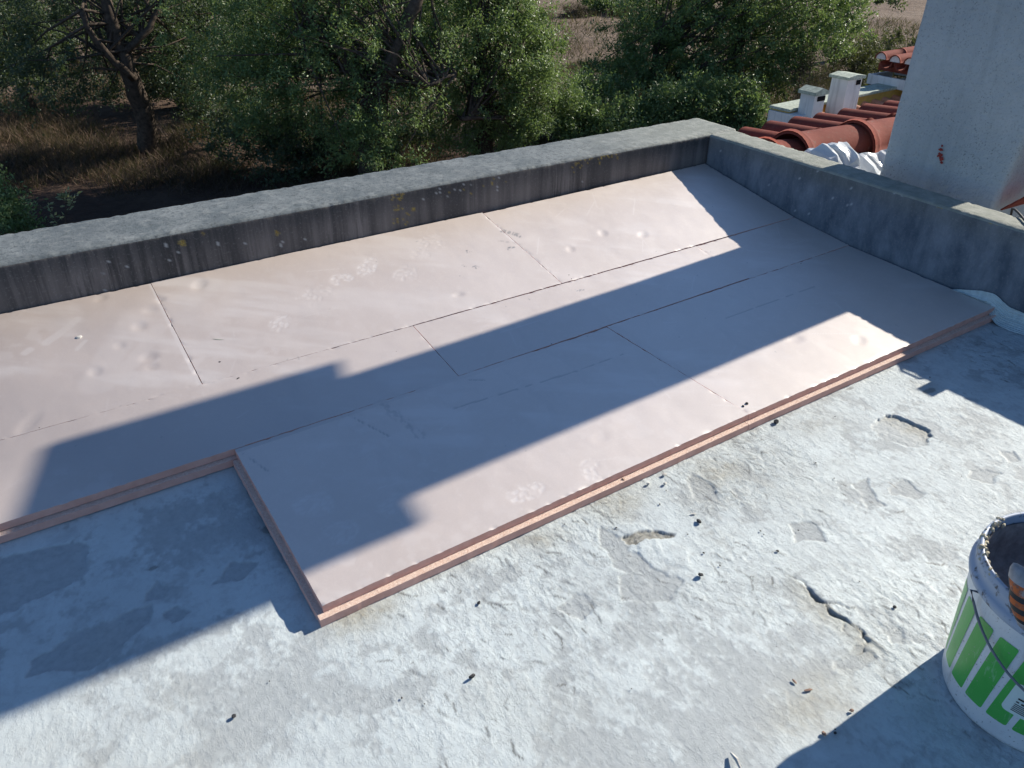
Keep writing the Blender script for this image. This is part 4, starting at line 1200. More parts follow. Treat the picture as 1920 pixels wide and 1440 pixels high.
def make_trees():
    TR = 'evergreen oaks beyond the roof'
    tree('oak_tree', 'dark evergreen oak with a leaning bare trunk standing in dry grass', 'tree',
         [(-.92, 17.4, -1.05, 2.05, 1.50), (.95, 17.2, -.85, 1.90, 1.40), (-1.90, 17.17, -1.86, 1.30, .80), (-.78, 16.6, -2.02, 1.30, .50), (.85, 16.5, -1.95, .95, .55), (-1.5, 15.6, -1.5, .8, .5), (-.68, 17.08, .66, 2.8, 2.0), (1.13, 16.78, .64, 2.8, 2.0), (1.65, 16.15, -1.02, 1.5, 1.1), (-2.3, 16.6, -1.2, 1.2, 1.0), (1.2, 15.9, -1.7, .8, .5)],
         [([(.03, 16.38, -3.5), (-.08, 15.95, -2.33), (-.15, 15.6, -1.57), (-.27, 15.55, -.92), (-.31, 15.62, -.05), (0, 15.8, .9)], [.22, .18, .15, .12, .10, .06]), ([(-.13, 15.6, -1.75), (-.55, 15.4, -1.25), (-.75, 15.3, -.5)], [.09, .07, .04]), ([(-.2, 15.55, -1.3), (.35, 15.5, -.9), (.8, 15.7, -.3)], [.07, .06, .04])],
         66000, .066, 'dark_oak_leaf', 101, TR, twigs=60)
    tree('oak_tree', 'broad oak with dense foliage hanging low behind the middle of the long parapet', 'tree',
         [(1.48, 13.61, -.82, 1.7, 1.4), (2.46, 13.31, -.68, 1.9, 1.5), (1.39, 13.22, -1.73, 1.2, .9), (2.53, 12.75, -1.5, 1.5, 1.1), (3.16, 13.05, -.61, 2.0, 1.5), (3.84, 12.31, -.83, 1.9, 1.5), (3.27, 11.75, -1.8, 1.3, .9), (2.76, 11.59, -2.31, .8, .6), (3.13, 11.21, -2.6, .55, .45), (2.44, 11.83, -2.55, .6, .4), (4.32, 12.08, -1.56, 1.2, 1.0), (3.11, 13.6, .46, 2.6, 1.8), (1.81, 13.31, -2.36, .7, .45)],
         [([(3.16, 12.4, -3.5), (3.25, 12.15, -2.02), (3.22, 11.75, -1.57), (3.67, 11.55, -.81), (4.03, 11.5, -.1), (4.2, 11.7, .7)], [.24, .19, .16, .12, .10, .06]), ([(3.22, 11.9, -1.8), (2.7, 12.2, -1.1), (2.2, 12.8, -.2)], [.12, .09, .05]), ([(3.24, 11.8, -1.62), (3.9, 11.15, -1.55), (4.5, 11.3, -1.45)], [.05, .035, .02])],
         100000, .060, 'oak_leaf', 102, TR, twigs=110)
    tree('oak_tree', 'sunlit oak right of the broad one, its bright crown bordering the bare field', 'tree',
         [(5.65, 12.38, -.96, 1.55, 1.3), (6.1, 12.06, -1.34, 1.1, 1.0), (6.4, 11.85, -1.93, .75, .8), (5.57, 12.08, -2.07, 1.1, .7), (5.0, 12.17, -2.78, .65, .45), (5.97, 11.94, -2.7, .75, .55), (6.5, 11.8, -2.69, .55, .45), (6.0, 12.64, .17, 1.6, 1.3), (6.55, 12.2, -1.03, .75, .9), (7.36, 12.09, -2.21, .55, .55), (7.2, 12.46, -1.61, .45, .6)],
         [([(5.71, 12.45, -3.5), (5.76, 12.31, -2.33), (5.64, 12.38, -1.34), (5.8, 12.4, -.2)], [.2, .16, .12, .07]), ([(5.75, 12.3, -2.3), (5.1, 11.7, -2.25), (4.7, 11.5, -2.3)], [.07, .05, .03])],
         76000, .060, 'oak_leaf', 103, TR, twigs=60)
    tree('oak_tree', 'wide low oak with a shadowed middle, beyond the roof corner', 'tree',
         [(11.37, 13.7, -2.1, 1.35, 1.05), (12.58, 13.23, -1.53, 1.8, 1.35), (13.37, 12.39, -1.73, 1.6, 1.25), (14.33, 12.03, -1.28, 1.5, 1.15), (15.28, 11.61, -1.36, 1.0, .8), (13.0, 13.52, -.31, 2.0, 1.4), (14.06, 12.35, -.27, 2.0, 1.4), (12.06, 13.05, -2.56, 1.1, .7), (13.67, 12.03, -2.31, 1.1, .7), (10.54, 13.77, -2.4, .75, .6), (9.7, 13.95, -2.3, .5, .45), (10.05, 13.25, -2.35, .75, .6), (10.9, 14.0, -1.65, .9, .7), (9.35, 13.4, -2.75, .55, .45), (11.6, 14.6, -1.2, .9, .9), (12.26, 14.25, -1.14, 1.2, 1.0)],
         [([(13.2, 12.75, -3.5), (13.2, 12.91, -2.28), (13.35, 12.85, -1.07), (13.5, 12.9, -.2)], [.22, .17, .13, .07]), ([(11.4, 13.7, -3.5), (11.3, 13.7, -2.4), (11.5, 13.8, -1.6)], [.12, .09, .05])],
         110000, .074, 'oak_leaf', 104, TR, twigs=70)
    tree('oak_tree', 'oak whose lower sprays hang into view above the dry field beside the chimney', 'tree',
         [(22.01, 15.08, -1.32, .75, .5), (21.7, 15.53, -.45, 1.7, 1.0), (21.2, 16.3, .4, 2.2, 1.4)], [([(21.5, 16.2, -3.5), (21.5, 16.1, -1.6), (21.6, 16, -.3)], [.2, .15, .1])],
         16000, .11, 'dark_oak_leaf', 105, TR, twigs=30)
    BG = 'background trees behind the oaks'
    tree('background_tree', 'dark background tree behind the leaning trunk', 'tree',
         [(-1.04, 28.14, -1.5, 3.0, 1.9), (1.31, 28.92, -1.2, 3.0, 2.2), (-1.6, 27.14, -2.6, 1.6, .8)], [([(.2, 28.6, -3.5), (.2, 28.5, -1)], [.25, .18])], 24000, .12, 'dark_oak_leaf', 106, BG, twigs=30)
    tree('background_tree', 'background tree filling the gap between the leaning trunk and the broad oak', 'tree',
         [(4.14, 27.38, -1.9, 3.0, 2.2), (6.72, 27.7, -1.9, 3.0, 2.2), (3.94, 24.34, -2.9, 1.3, .8)], [([(5.2, 27.5, -3.5), (5.2, 27.5, -1)], [.25, .18])], 26000, .12, 'oak_leaf', 107, BG, twigs=30)
    tree('background_tree', 'background tree behind the broad oak and the sunlit oak', 'tree',
         [(10.32, 25.18, -1.8, 2.8, 2.2), (12.3, 24.84, -1.9, 1.8, 1.8)], [([(10.8, 25, -3.5), (10.8, 25, -1)], [.25, .18])], 18000, .12, 'oak_leaf', 108, BG, twigs=30)
    tree('understorey_shrub', 'dark twiggy undergrowth in the shade below the broad oak', 'shrub', [(2.1, 13.4, -2.7, .9, .6), (1.2, 13.9, -2.75, .8, .55), (2.9, 13.2, -2.9, .8, .5), (1.7, 12.9, -3.05, .6, .35), (3.9, 13.3, -2.8, .9, .6), (4.9, 13.6, -2.8, .8, .6), (1.53, 16.7, -2.6, 1.0, .5), (1.93, 15.04, -2.6, .9, .5), (2.37, 13.87, -2.74, .8, .5)], [], 30000, .07, 'dark_oak_leaf', 109, None, twigs=110, base=(2.4, 13.4, GZ))
    SH = 'green shrubs under the parapet corner'
    tree('shrub', 'leafy shrub below the gap that shows the bare field', 'shrub', [(7.96, 12.13, -2.66, .45, .5), (8.24, 11.66, -2.83, .5, .5), (9.01, 11.79, -2.87, .55, .5), (8.63, 12.75, -2.5, .6, .55), (7.46, 12.01, -2.75, .4, .45)], [], 19000, .070, 'shrub_leaf', 111, SH, twigs=30, base=(8.4, 11.8, GZ))
    tree('shrub', 'leafy shrub directly behind the roof corner', 'shrub', [(9.95, 11.75, -2.76, .7, .6), (10.76, 11.52, -2.72, .8, .65)], [], 16000, .070, 'shrub_leaf', 112, SH, twigs=30, base=(10.3, 11.6, GZ))
    tree('shrub', 'leafy shrub beside the red tiles and the white pier', 'shrub', [(11.5, 11.03, -2.7, .65, .65), (11.62, 10.59, -3.0, .45, .42)], [], 11000, .070, 'shrub_leaf', 113, SH, twigs=30, base=(11.5, 10.9, GZ))
    tree('shrub', 'leafy green shrub next to the thin sapling, below the leaning oak', 'shrub', [(-2.95, 12.79, -2.99, .42, .4), (-2.80, 12.49, -3.13, .34, .3), (-2.9, 12.99, -2.72, .25, .3)], [], 6500, .062, 'shrub_leaf', 114, SH, twigs=30, base=(-2.9, 12.7, GZ))
    tree('shrub', 'small yellowish green shrub in dry grass behind the leaning trunk', 'shrub', [(1.3, 21.0, -2.9, 1.0, .45), (1.9, 20.2, -3.0, .7, .4)], [], 9000, .075, 'olive_shrub', 115, None, twigs=30, base=(1.6, 20.7, GZ))
    tree('background_tree', 'low background tree in the gap right of the leaning trunk', 'tree', [(1.83, 20.72, -1.8, 1.8, 1.1), (2.74, 19.49, -2.1, 1.4, 1.0), (1.09, 21.88, -1.6, 1.8, 1.2), (3.6, 19.2, -1.6, 1.5, 1.3)], [([(1.9, 20.8, -3.5), (1.9, 20.7, -1.6)], [.18, .12])], 30000, .085, 'dark_oak_leaf', 125, BG, twigs=50)
    tree('background_tree', 'background tree left of the leaning trunk, behind the dry grass', 'tree', [(-1.9, 21.16, -1.4, 1.6, 1.2), (-2.6, 20.19, -1.9, 1.2, 1.0), (-.9, 22.1, -1.2, 1.8, 1.3), (-1.9, 20.15, -2.3, .9, .5)], [([(-1.7, 21.2, -3.5), (-1.7, 21.2, -1.4)], [.18, .12])], 26000, .085, 'dark_oak_leaf', 126, BG, twigs=50)
    tree('shrub', 'round green shrub on the bare field', 'shrub', [(22.84, 30.2, -2.85, 1.25, .8), (24.2, 30.0, -2.8, .9, .7)], [], 9000, .11, 'oak_leaf', 116, None, twigs=20, base=(23.2, 30.2, GZ))
    tree('dry_bush', 'low dome of dead brown brush on the bare field', 'bush', [(21.04, 29.7, -3.27, .85, .38)], [], 6000, .09, 'dry_shrub', 117, None, twigs=30, base=(21.04, 29.7, GZ), shape=.16)
    tree('dry_bush', 'brown dead brush in front of the round green shrub', 'bush', [(22.88, 28.87, -3.19, .75, .4)], [], 5000, .09, 'dry_shrub', 118, None, twigs=30, base=(22.88, 28.87, GZ), shape=.16)
    tree('dry_bush', 'russet dead bush between the sunlit oak and the leafy shrubs', 'bush', [(7.75, 14.2, -2.8, .5, .6), (7.6, 13.6, -3.0, .4, .5)], [], 5000, .08, 'dry_shrub', 119, None, twigs=40, base=(7.7, 14, GZ), shape=.14)
    tree('dry_bush', 'brown dead bush behind the white chimneys of the low house', 'bush', [(13.22, 10.2, -2.5, .6, .75), (13.8, 11.08, -2.5, .5, .8)], [], 7000, .08, 'dry_shrub', 120, None, twigs=50, base=(13.4, 10.6, GZ), shape=.14)
    tree('dry_bush', 'faded grey broom bush in the shadowed hollow below the wide oak', 'bush', [(9.9, 13.0, -2.95, .5, .45)], [], 4000, .08, 'olive_shrub', 121, None, twigs=40, base=(9.9, 13.0, GZ), shape=.14)
    tree('low_scrub', 'olive green scrub behind the low tiled house', 'bush', [(15.97, 11.52, -2.5, .8, .65), (17.05, 11.71, -2.5, .8, .65)], [], 10000, .075, 'olive_shrub', 122, None, twigs=30, base=(16.5, 11.6, GZ))
    tree('low_scrub', 'paler scrub patch farther off next to the chimney edge', 'bush', [(19.88, 12.87, -2.7, 1.1, .7), (20.6, 13.92, -2.8, 1.0, .6)], [], 10000, .085, 'olive_shrub', 123, None, twigs=30, base=(20.2, 13.4, GZ))
make_trees()

def make_sapling():
    base = (-2.18, 11.68, -3.42)
    t = empty('sapling', base, 'thin young sapling with sparse pale leaves rising over the parapet edge', 'sapling')
    stems = [[(-2.18, 11.68, -3.42), (-2.24, 11.68, -3.0), (-2.30, 11.67, -2.66)], [(-2.18, 11.68, -3.42), (-2.12, 11.67, -2.95), (-2.03, 11.66, -2.68), (-1.99, 11.66, -2.58)], [(-2.13, 11.67, -2.95), (-1.98, 11.67, -2.76), (-1.86, 11.66, -2.60)], [(-2.05, 11.67, -2.75), (-2.08, 11.66, -2.60)]]
    bm = bmesh.new()
    for s in stems: tube(bm, s, [.010, .007, .004, .003][:len(s)], 5, False)
    bm_obj('stem', bm, M['bark'], t, smooth=True, loc=base)
    r = RS(33); V = []; 
    for s in stems:
        for k in range(22):
            q = r.uniform(.35, 1.05) * (len(s) - 1); i = min(int(q), len(s) - 2); p = Vector(s[i]).lerp(Vector(s[i + 1]), q - i)
            d = Vector((r.normal(), r.normal() * .6, r.uniform(-.1, 1))).normalized(); n = Vector((r.normal(), r.normal() - .6, r.normal() + .6)).normalized(); b = d.cross(n).normalized()
            l = r.uniform(.06, .10); c = p + d * l * .6
            V += [c - d * l * .5, c + b * l * .2, c + d * l * .5, c - b * l * .2]
    V = np.array([tuple(v) for v in V])
    o = np_mesh('leaf_spray', V, [np.arange(len(V)).reshape(-1, 4)], M['pale_leaf'], t, attrs={'tint': ('FACE', r.uniform(.3, 1, len(V) // 4))}, loc=base)
    o['kind'] = 'stuff'
make_sapling()

def make_grass():
    r = RS(77)
    n = 95000
    # denser where the photograph looks
    def area(n, x0, x1, y0, y1):
        return np.stack([r.uniform(x0, x1, n), r.uniform(y0, y1, n)], 1)
    P = np.concatenate([area(62000, -5, 7.5, 10.0, 20), area(14000, -4, 6, 20, 30), area(17000, 7, 17, 9.5, 20), area(12000, 14, 32, 12, 34)])
    dens = fbm(P[:, 0] * .55, P[:, 1] * .55, 81, 4)
    P = P[dens + r.uniform(-.12, .12, len(P)) > .47]
    # blades stand in tufts
    n = len(P)
    P = P + r.normal(size=(n, 2)) * .05
    P = np.repeat(P, 2, 0) + r.normal(size=(2 * n, 2)) * .06; n *= 2
    z = ground_z(P[:, 0], P[:, 1])
    h = r.uniform(.05, .34, n) * (.5 + 1.0 * fbm(P[:, 0] * .9, P[:, 1] * .9, 82, 3))
    dist = np.hypot(P[:, 0] + 2.8, P[:, 1] + 1.8)
    a = r.uniform(0, 6.283, n); w = r.uniform(.003, .009, n) * np.clip(dist / 16, .8, 2.2)
    lean = r.normal(size=(n, 2)) * .75 * h[:, None]
    b = np.stack([np.cos(a), np.sin(a)], 1) * w[:, None]
    V = np.zeros((n, 3, 3))
    V[:, 0, :2] = P - b; V[:, 1, :2] = P + b; V[:, 2, :2] = P + lean
    V[:, 0, 2] = z - .02; V[:, 1, 2] = z - .02; V[:, 2, 2] = z + h
    tint = np.clip(.12 + 1.2 * (fbm(P[:, 0] * .7, P[:, 1] * .7, 83, 3) - .35) + r.normal(size=n) * .28, 0, 1)
    o = np_mesh('dry_grass', V.reshape(-1, 3), [np.arange(n * 3).reshape(-1, 3)], M['straw'], attrs={'tint': ('FACE', tint)})
    tag(o, 'tall dry brown grass growing under the trees', 'grass', kind='stuff')
make_grass()

# ------------------------------------------------------------------ mortar pail and trowel
PC = (-1.425, -1.502); PZ = -.0485
def pail_r(h):
    return float(np.interp(h, [0, .01, .14, .25, .262, .275, .285, .31], [.140, .145, .1525, .1595, .1655, .1665, .1600, .1605]))
def pail_pt(az, h, dr=0.0):
    a = math.radians(az); r = pail_r(h) + dr
    return (PC[0] + r * math.cos(a), PC[1] + r * math.sin(a), PZ + h)

def lathe(prof, n=96, jit=None):
    V = []
    for j, (r, h) in enumerate(prof):
        for k in range(n):
            a = 2 * math.pi * k / n
            dr, dh = jit(j, a) if jit else (0, 0)
            V.append((PC[0] + (r + dr) * math.cos(a), PC[1] + (r + dr) * math.sin(a), PZ + h + dh))
    m = len(prof)
    i = np.arange(m - 1)[:, None]; k = np.arange(n)[None]
    F = np.stack([(i * n + k).ravel(), (i * n + (k + 1) % n).ravel(), ((i + 1) * n + (k + 1) % n).ravel(), ((i + 1) * n + k).ravel()], 1)
    return np.array(V), F

def curved_patch(az0b, az1b, az0t, az1t, h0, h1, dr, rc=.004, nu=14, nv=20):
    """patch with rounded corners on the wall of the pail (bottom az0b..az1b, top az0t..az1t)"""
    pts = []
    us = np.linspace(0, 1, nu); q_ = np.linspace(0, 1, nv // 2) ** 2 * .12; vs_ = np.concatenate([q_, np.linspace(.15, .85, nv - 2 * (nv // 2) + 4), 1 - q_[::-1]])
    hh = h1 - h0; V = []
    for v in vs_:
        h = h0 + hh * v
        a0 = az0b + (az0t - az0b) * v; a1 = az1b + (az1t - az1b) * v
        wid = math.radians(a1 - a0) * pail_r(h)
        e = min(v, 1 - v) * hh
        ins = rc - math.sqrt(max(0, rc * rc - (rc - e) ** 2)) if e < rc else 0
        da = math.degrees(ins / pail_r(h))
        for u in us:
            V.append(pail_pt(a0 + da + (a1 - a0 - 2 * da) * u, h, dr))
    V = np.array(V)
    return V, grid_faces(len(vs_), nu)

def make_pail():
    loc = (PC[0], PC[1], PZ)
    t = empty('pail', loc, 'white plastic mortar pail with green stripes and dried mortar round its rim', 'pail')
    prof = [(0.0, .004), (.130, .004), (.134, 0), (.140, .0), (.1435, .006), (.1452, .012), (.1490, .07), (.1525, .14), (.1560, .20), (.1595, .25), (.160, .256)]
    V, F = lathe(prof); np_mesh('body', V, [F], M['pail_plastic'], t, smooth=True, loc=loc)
    prof = [(.1598, .254), (.1655, .260), (.1668, .266), (.1668, .272), (.1640, .276), (.1605, .279), (.1600, .290), (.1612, .293), (.1612, .299), (.1600, .302), (.1604, .308), (.1585, .311), (.1545, .311), (.1530, .308), (.1525, .29)]
    V, F = lathe(prof); np_mesh('rim', V, [F], M['pail_rim'], t, smooth=True, loc=loc)
    rj = RS(3)
    tab = rj.rand(4096)
    def jit(j, a):
        q = float(fbm(np.array([a * 6.0]), np.array([j * .7]), 5, 4)[0])
        return (-.006 * q, .004 * (q - .5))
    prof = [(.1525, .292), (.1515, .26), (.150, .235), (.148, .212), (.13, .200), (.07, .194), (0, .192)]
    V, F = lathe(prof, 96, jit); np_mesh('mortar_fill', V, [F[:, ::-1]], M['wet_mortar'], t, smooth=True, loc=loc)
    # crust of dried mortar along the lip
    bm = bmesh.new()
    for k in range(210):
        az = rj.uniform(80, 330); r = .153 + rj.uniform(-.004, .006); s = rj.uniform(.0015, .0055)
        a = math.radians(az)
        m = Matrix.Translation((PC[0] + r * math.cos(a), PC[1] + r * math.sin(a), PZ + .309 + rj.uniform(-.012, .0025))) @ Matrix.Rotation(rj.uniform(0, 3), 4, 'X') @ Matrix.Rotation(rj.uniform(0, 3), 4, 'Z') @ Matrix.Diagonal((s * 1.5, s, s * .8, 1))
        bmesh.ops.create_icosphere(bm, subdivisions=1, radius=1, matrix=m)
    o = bm_obj('mortar_crust', bm, M['dry_mortar'], t, loc=loc); o['kind'] = 'stuff'
    # printed green stripes
    for k in range(13):
        b = 109 + 17.2 * k
        V, F = curved_patch(b, b + 13.6, b + 8.2, b + 8.2 + 12.2, .047, .222, .0006)
        np_mesh('stripe', V, [F], M['green_print'], t, smooth=True, loc=loc)
    # sticker with small black print
    V, F = curved_patch(184, 214, 187, 217, .083, .158, .0013, .010)
    st = np_mesh('sticker', V, [F], M['sticker_paper'], t, smooth=True, loc=loc)
    bars = []
    for (u0, u1, h0, h1) in [(.42, .62, .130, .146), (.66, .95, .134, .146), (.18, .30, .122, .126), (.34, .38, .120, .126), (.18, .24, .114, .117), (.28, .44, .113, .117)] + [(.18, .18 + w, .108 - .0042 * i, .110 - .0042 * i) for i, w in enumerate((.62, .70, .66, .55, .6))] + [(.70 + .028 * i, .70 + .028 * i + .012 * (1 + (i * 7) % 2), .112, .130) for i in range(9)]:
        bars.append((u0, u1, h0, h1))
    VV = []; FF = []; nb = 0
    for (u0, u1, h0, h1) in bars:
        f = lambda u, h: 184 + 30 * u + 3 * (h - .083) / .075
        V, F = curved_patch(f(u0, h0), f(u1, h0), f(u0, h1), f(u1, h1), h0, h1, .0018, .0004, 4, 3)
        VV.append(V); FF.append(F + nb); nb += len(V)
    bl = np_mesh('printed_text', np.concatenate(VV), [np.concatenate(FF)], M['black_ink'], t, loc=loc); bl['kind'] = 'stuff'
    # wire bail hanging against the side
    bm = bmesh.new()
    pts = []
    for k in range(41):
        q = k / 40; az = 142 + 180 * q
        h = .262 - .115 * math.sin(math.pi * q) ** .9
        a = math.radians(az); r = pail_r(h) + .0075 + .006 * math.sin(math.pi * q)
        pts.append((PC[0] + r * math.cos(a), PC[1] + r * math.sin(a), PZ + h - .012))
    e0, e1 = pail_pt(145, .258, -.002), pail_pt(319, .258, -.002)
    tube(bm, [e0, pail_pt(143, .257, .010)] + pts[1:-1] + [pail_pt(321, .257, .010), e1], .0024, 8)
    bm_obj('handle', bm, M['wire_steel'], t, smooth=True, loc=loc)
make_pail()

def make_trowel():
    # grip lies over the rim, blade hangs inside the pail
    az = 168
    a = math.radians(az)
    rad = Vector((math.cos(a), math.sin(a), 0)); tan_ = Vector((-math.sin(a), math.cos(a), 0))
    P = lambda r, h, s=0.0: Vector((PC[0], PC[1], PZ)) + rad * r + Vector((0, 0, h)) + tan_ * s
    loc = tuple(P(.19, .29))
    t = empty('trowel', loc, 'trowel hooked over the pail rim by its worn orange and black grip', 'trowel')
    axis = [(P(.168, .376, -.004), .009, 2), (P(.1695, .374, -.002), .0165, 2), (P(.172, .367, .001), .0195, 2), (P(.175, .358, .006), .0202, 0), (P(.1765, .350, .011), .0197, 0), (P(.178, .343, .015), .0180, 1), (P(.1795, .336, .019), .0192, 0), (P(.181, .328, .023), .0194, 1), (P(.182, .320, .028), .0180, 0), (P(.183, .312, .033), .0158, 1), (P(.184, .306, .037), .0132, 2), (P(.185, .298, .042), .0092, 2), (P(.185, .296, .043), .004, 2)]
    n = 18
    rings = []; bm = bmesh.new()
    for i, (p, r, m) in enumerate(axis):
        d = (axis[min(i + 1, len(axis) - 1)][0] - axis[max(i - 1, 0)][0]).normalized()
        x = tan_; y = d.cross(x).normalized()
        rings.append([bm.verts.new(p + (x * math.cos(2 * math.pi * k / n) * 1.05 + y * math.sin(2 * math.pi * k / n)) * r) for k in range(n)])
    for i in range(len(rings) - 1):
        for k in range(n):
            f = bm.faces.new((rings[i][k], rings[i][(k + 1) % n], rings[i + 1][(k + 1) % n], rings[i + 1][k]))
            m = axis[i][2]
            if m == 0 and k % 6 in (0, 1): m = 1
            f.material_index = m
    bm.faces.new(rings[0]).material_index = 2; bm.faces.new(rings[-1]).material_index = 2
    bm_obj('grip', bm, [M['orange_rubber'], M['dark_rubber'], M['grey_grip']], t, smooth=True, loc=loc)
    bm = bmesh.new()
    tube(bm, [P(.172, .362), P(.152, .352), P(.136, .325), P(.130, .28)], .005, 8)
    bm_obj('tang', bm, M['wire_steel'], t, smooth=True, loc=loc)
    bm = bmesh.new()
    v = [P(.131, .285, -.02), P(.131, .285, .02), P(.120, .205, .045), P(.114, .18, 0), P(.120, .205, -.045)]
    v2 = [q + rad * .002 for q in v]
    A = [bm.verts.new(q) for q in v]; B = [bm.verts.new(q) for q in v2]
    bm.faces.new(A); bm.faces.new(B[::-1])
    for k in range(5): bm.faces.new((A[k], B[k], B[(k + 1) % 5], A[(k + 1) % 5]))
    bm_obj('blade', bm, M['wire_steel'], t, loc=loc)
make_trowel()

# ------------------------------------------------------------------ small things lying about
def make_adhesive():
    # combed tile adhesive bedded against the foot of the side parapet
    n, m = 120, 40
    u = np.linspace(0, 1, n)[:, None]; v = np.linspace(0, 1, m)[None]
    Y = -.455 - .30 * u + 0 * v
    wall = np.interp(u[:, 0], [0, .3, .6, 1], [.012, .040, .052, .050])[:, None]        # how far it climbs the wall
    foot = np.interp(u[:, 0], [0, .45, .55, .8, 1], [.004, .012, .046, .055, .05])[:, None]  # how far it reaches over the floor
    base = zs(0, Y) + .001 + .034 * sstep(-.66, -.58, Y)
    X = np.where(v < .5, -.012 - .001 + 0 * Y, -.012 - (v - .5) * 2 * foot)
    Z = np.where(v < .5, base + wall * (1 - v * 2), base + .004 * (1 - (v - .5) * 2))
    cove = np.exp(-((v - .5) / .18) ** 2)
    comb = .0022 * np.sin((v * .55 + u * .10) * 2 * math.pi * 17) * sstep(.35, .6, u) + .002 * (fbm(u * 40, v * 12, 8, 3) - .5)
    X = X - .010 * cove - comb * .7 - .004; Z = Z + .010 * cove + comb * .7
    X += .004 * (fbm(u * 30, v * 4, 12, 3) - .5)
    o = np_mesh('adhesive_bed', np.stack([X, Y, Z], -1).reshape(-1, 3), [grid_faces(n, m)], M['adhesive'], smooth=True, loc=(-.02, -.6, 0))
    tag(o, 'pale combed adhesive smeared along the foot of the shaded side parapet', 'adhesive')
make_adhesive()

def pebble(name, label, cat, loc, size, mat, seed, group=None, flat=.7):
    bm = bmesh.new()
    bmesh.ops.create_icosphere(bm, subdivisions=2, radius=1)
    r = RS(seed)
    k = r.normal(size=(5, 3)); k /= np.linalg.norm(k, axis=1)[:, None]
    for v in bm.verts:
        p = np.array(v.co)
        for q in k:                                   # chop flat facets
            d = p @ q - .62
            if d > 0: p = p - q * d
        p *= 1 + r.uniform(-.07, .07)
        v.co = p * np.array(size) * np.array([1, 1, flat])
    bmesh.ops.rotate(bm, verts=bm.verts, cent=(0, 0, 0), matrix=Matrix.Rotation(r.uniform(0, 6.28), 3, 'Z'))
    z0 = min(v.co.z for v in bm.verts)
    bmesh.ops.translate(bm, verts=bm.verts, vec=(loc[0], loc[1], loc[2] - z0 - .001))
    o = bm_obj(name, bm, M[mat], loc=loc)
    return tag(o, label, cat, group)

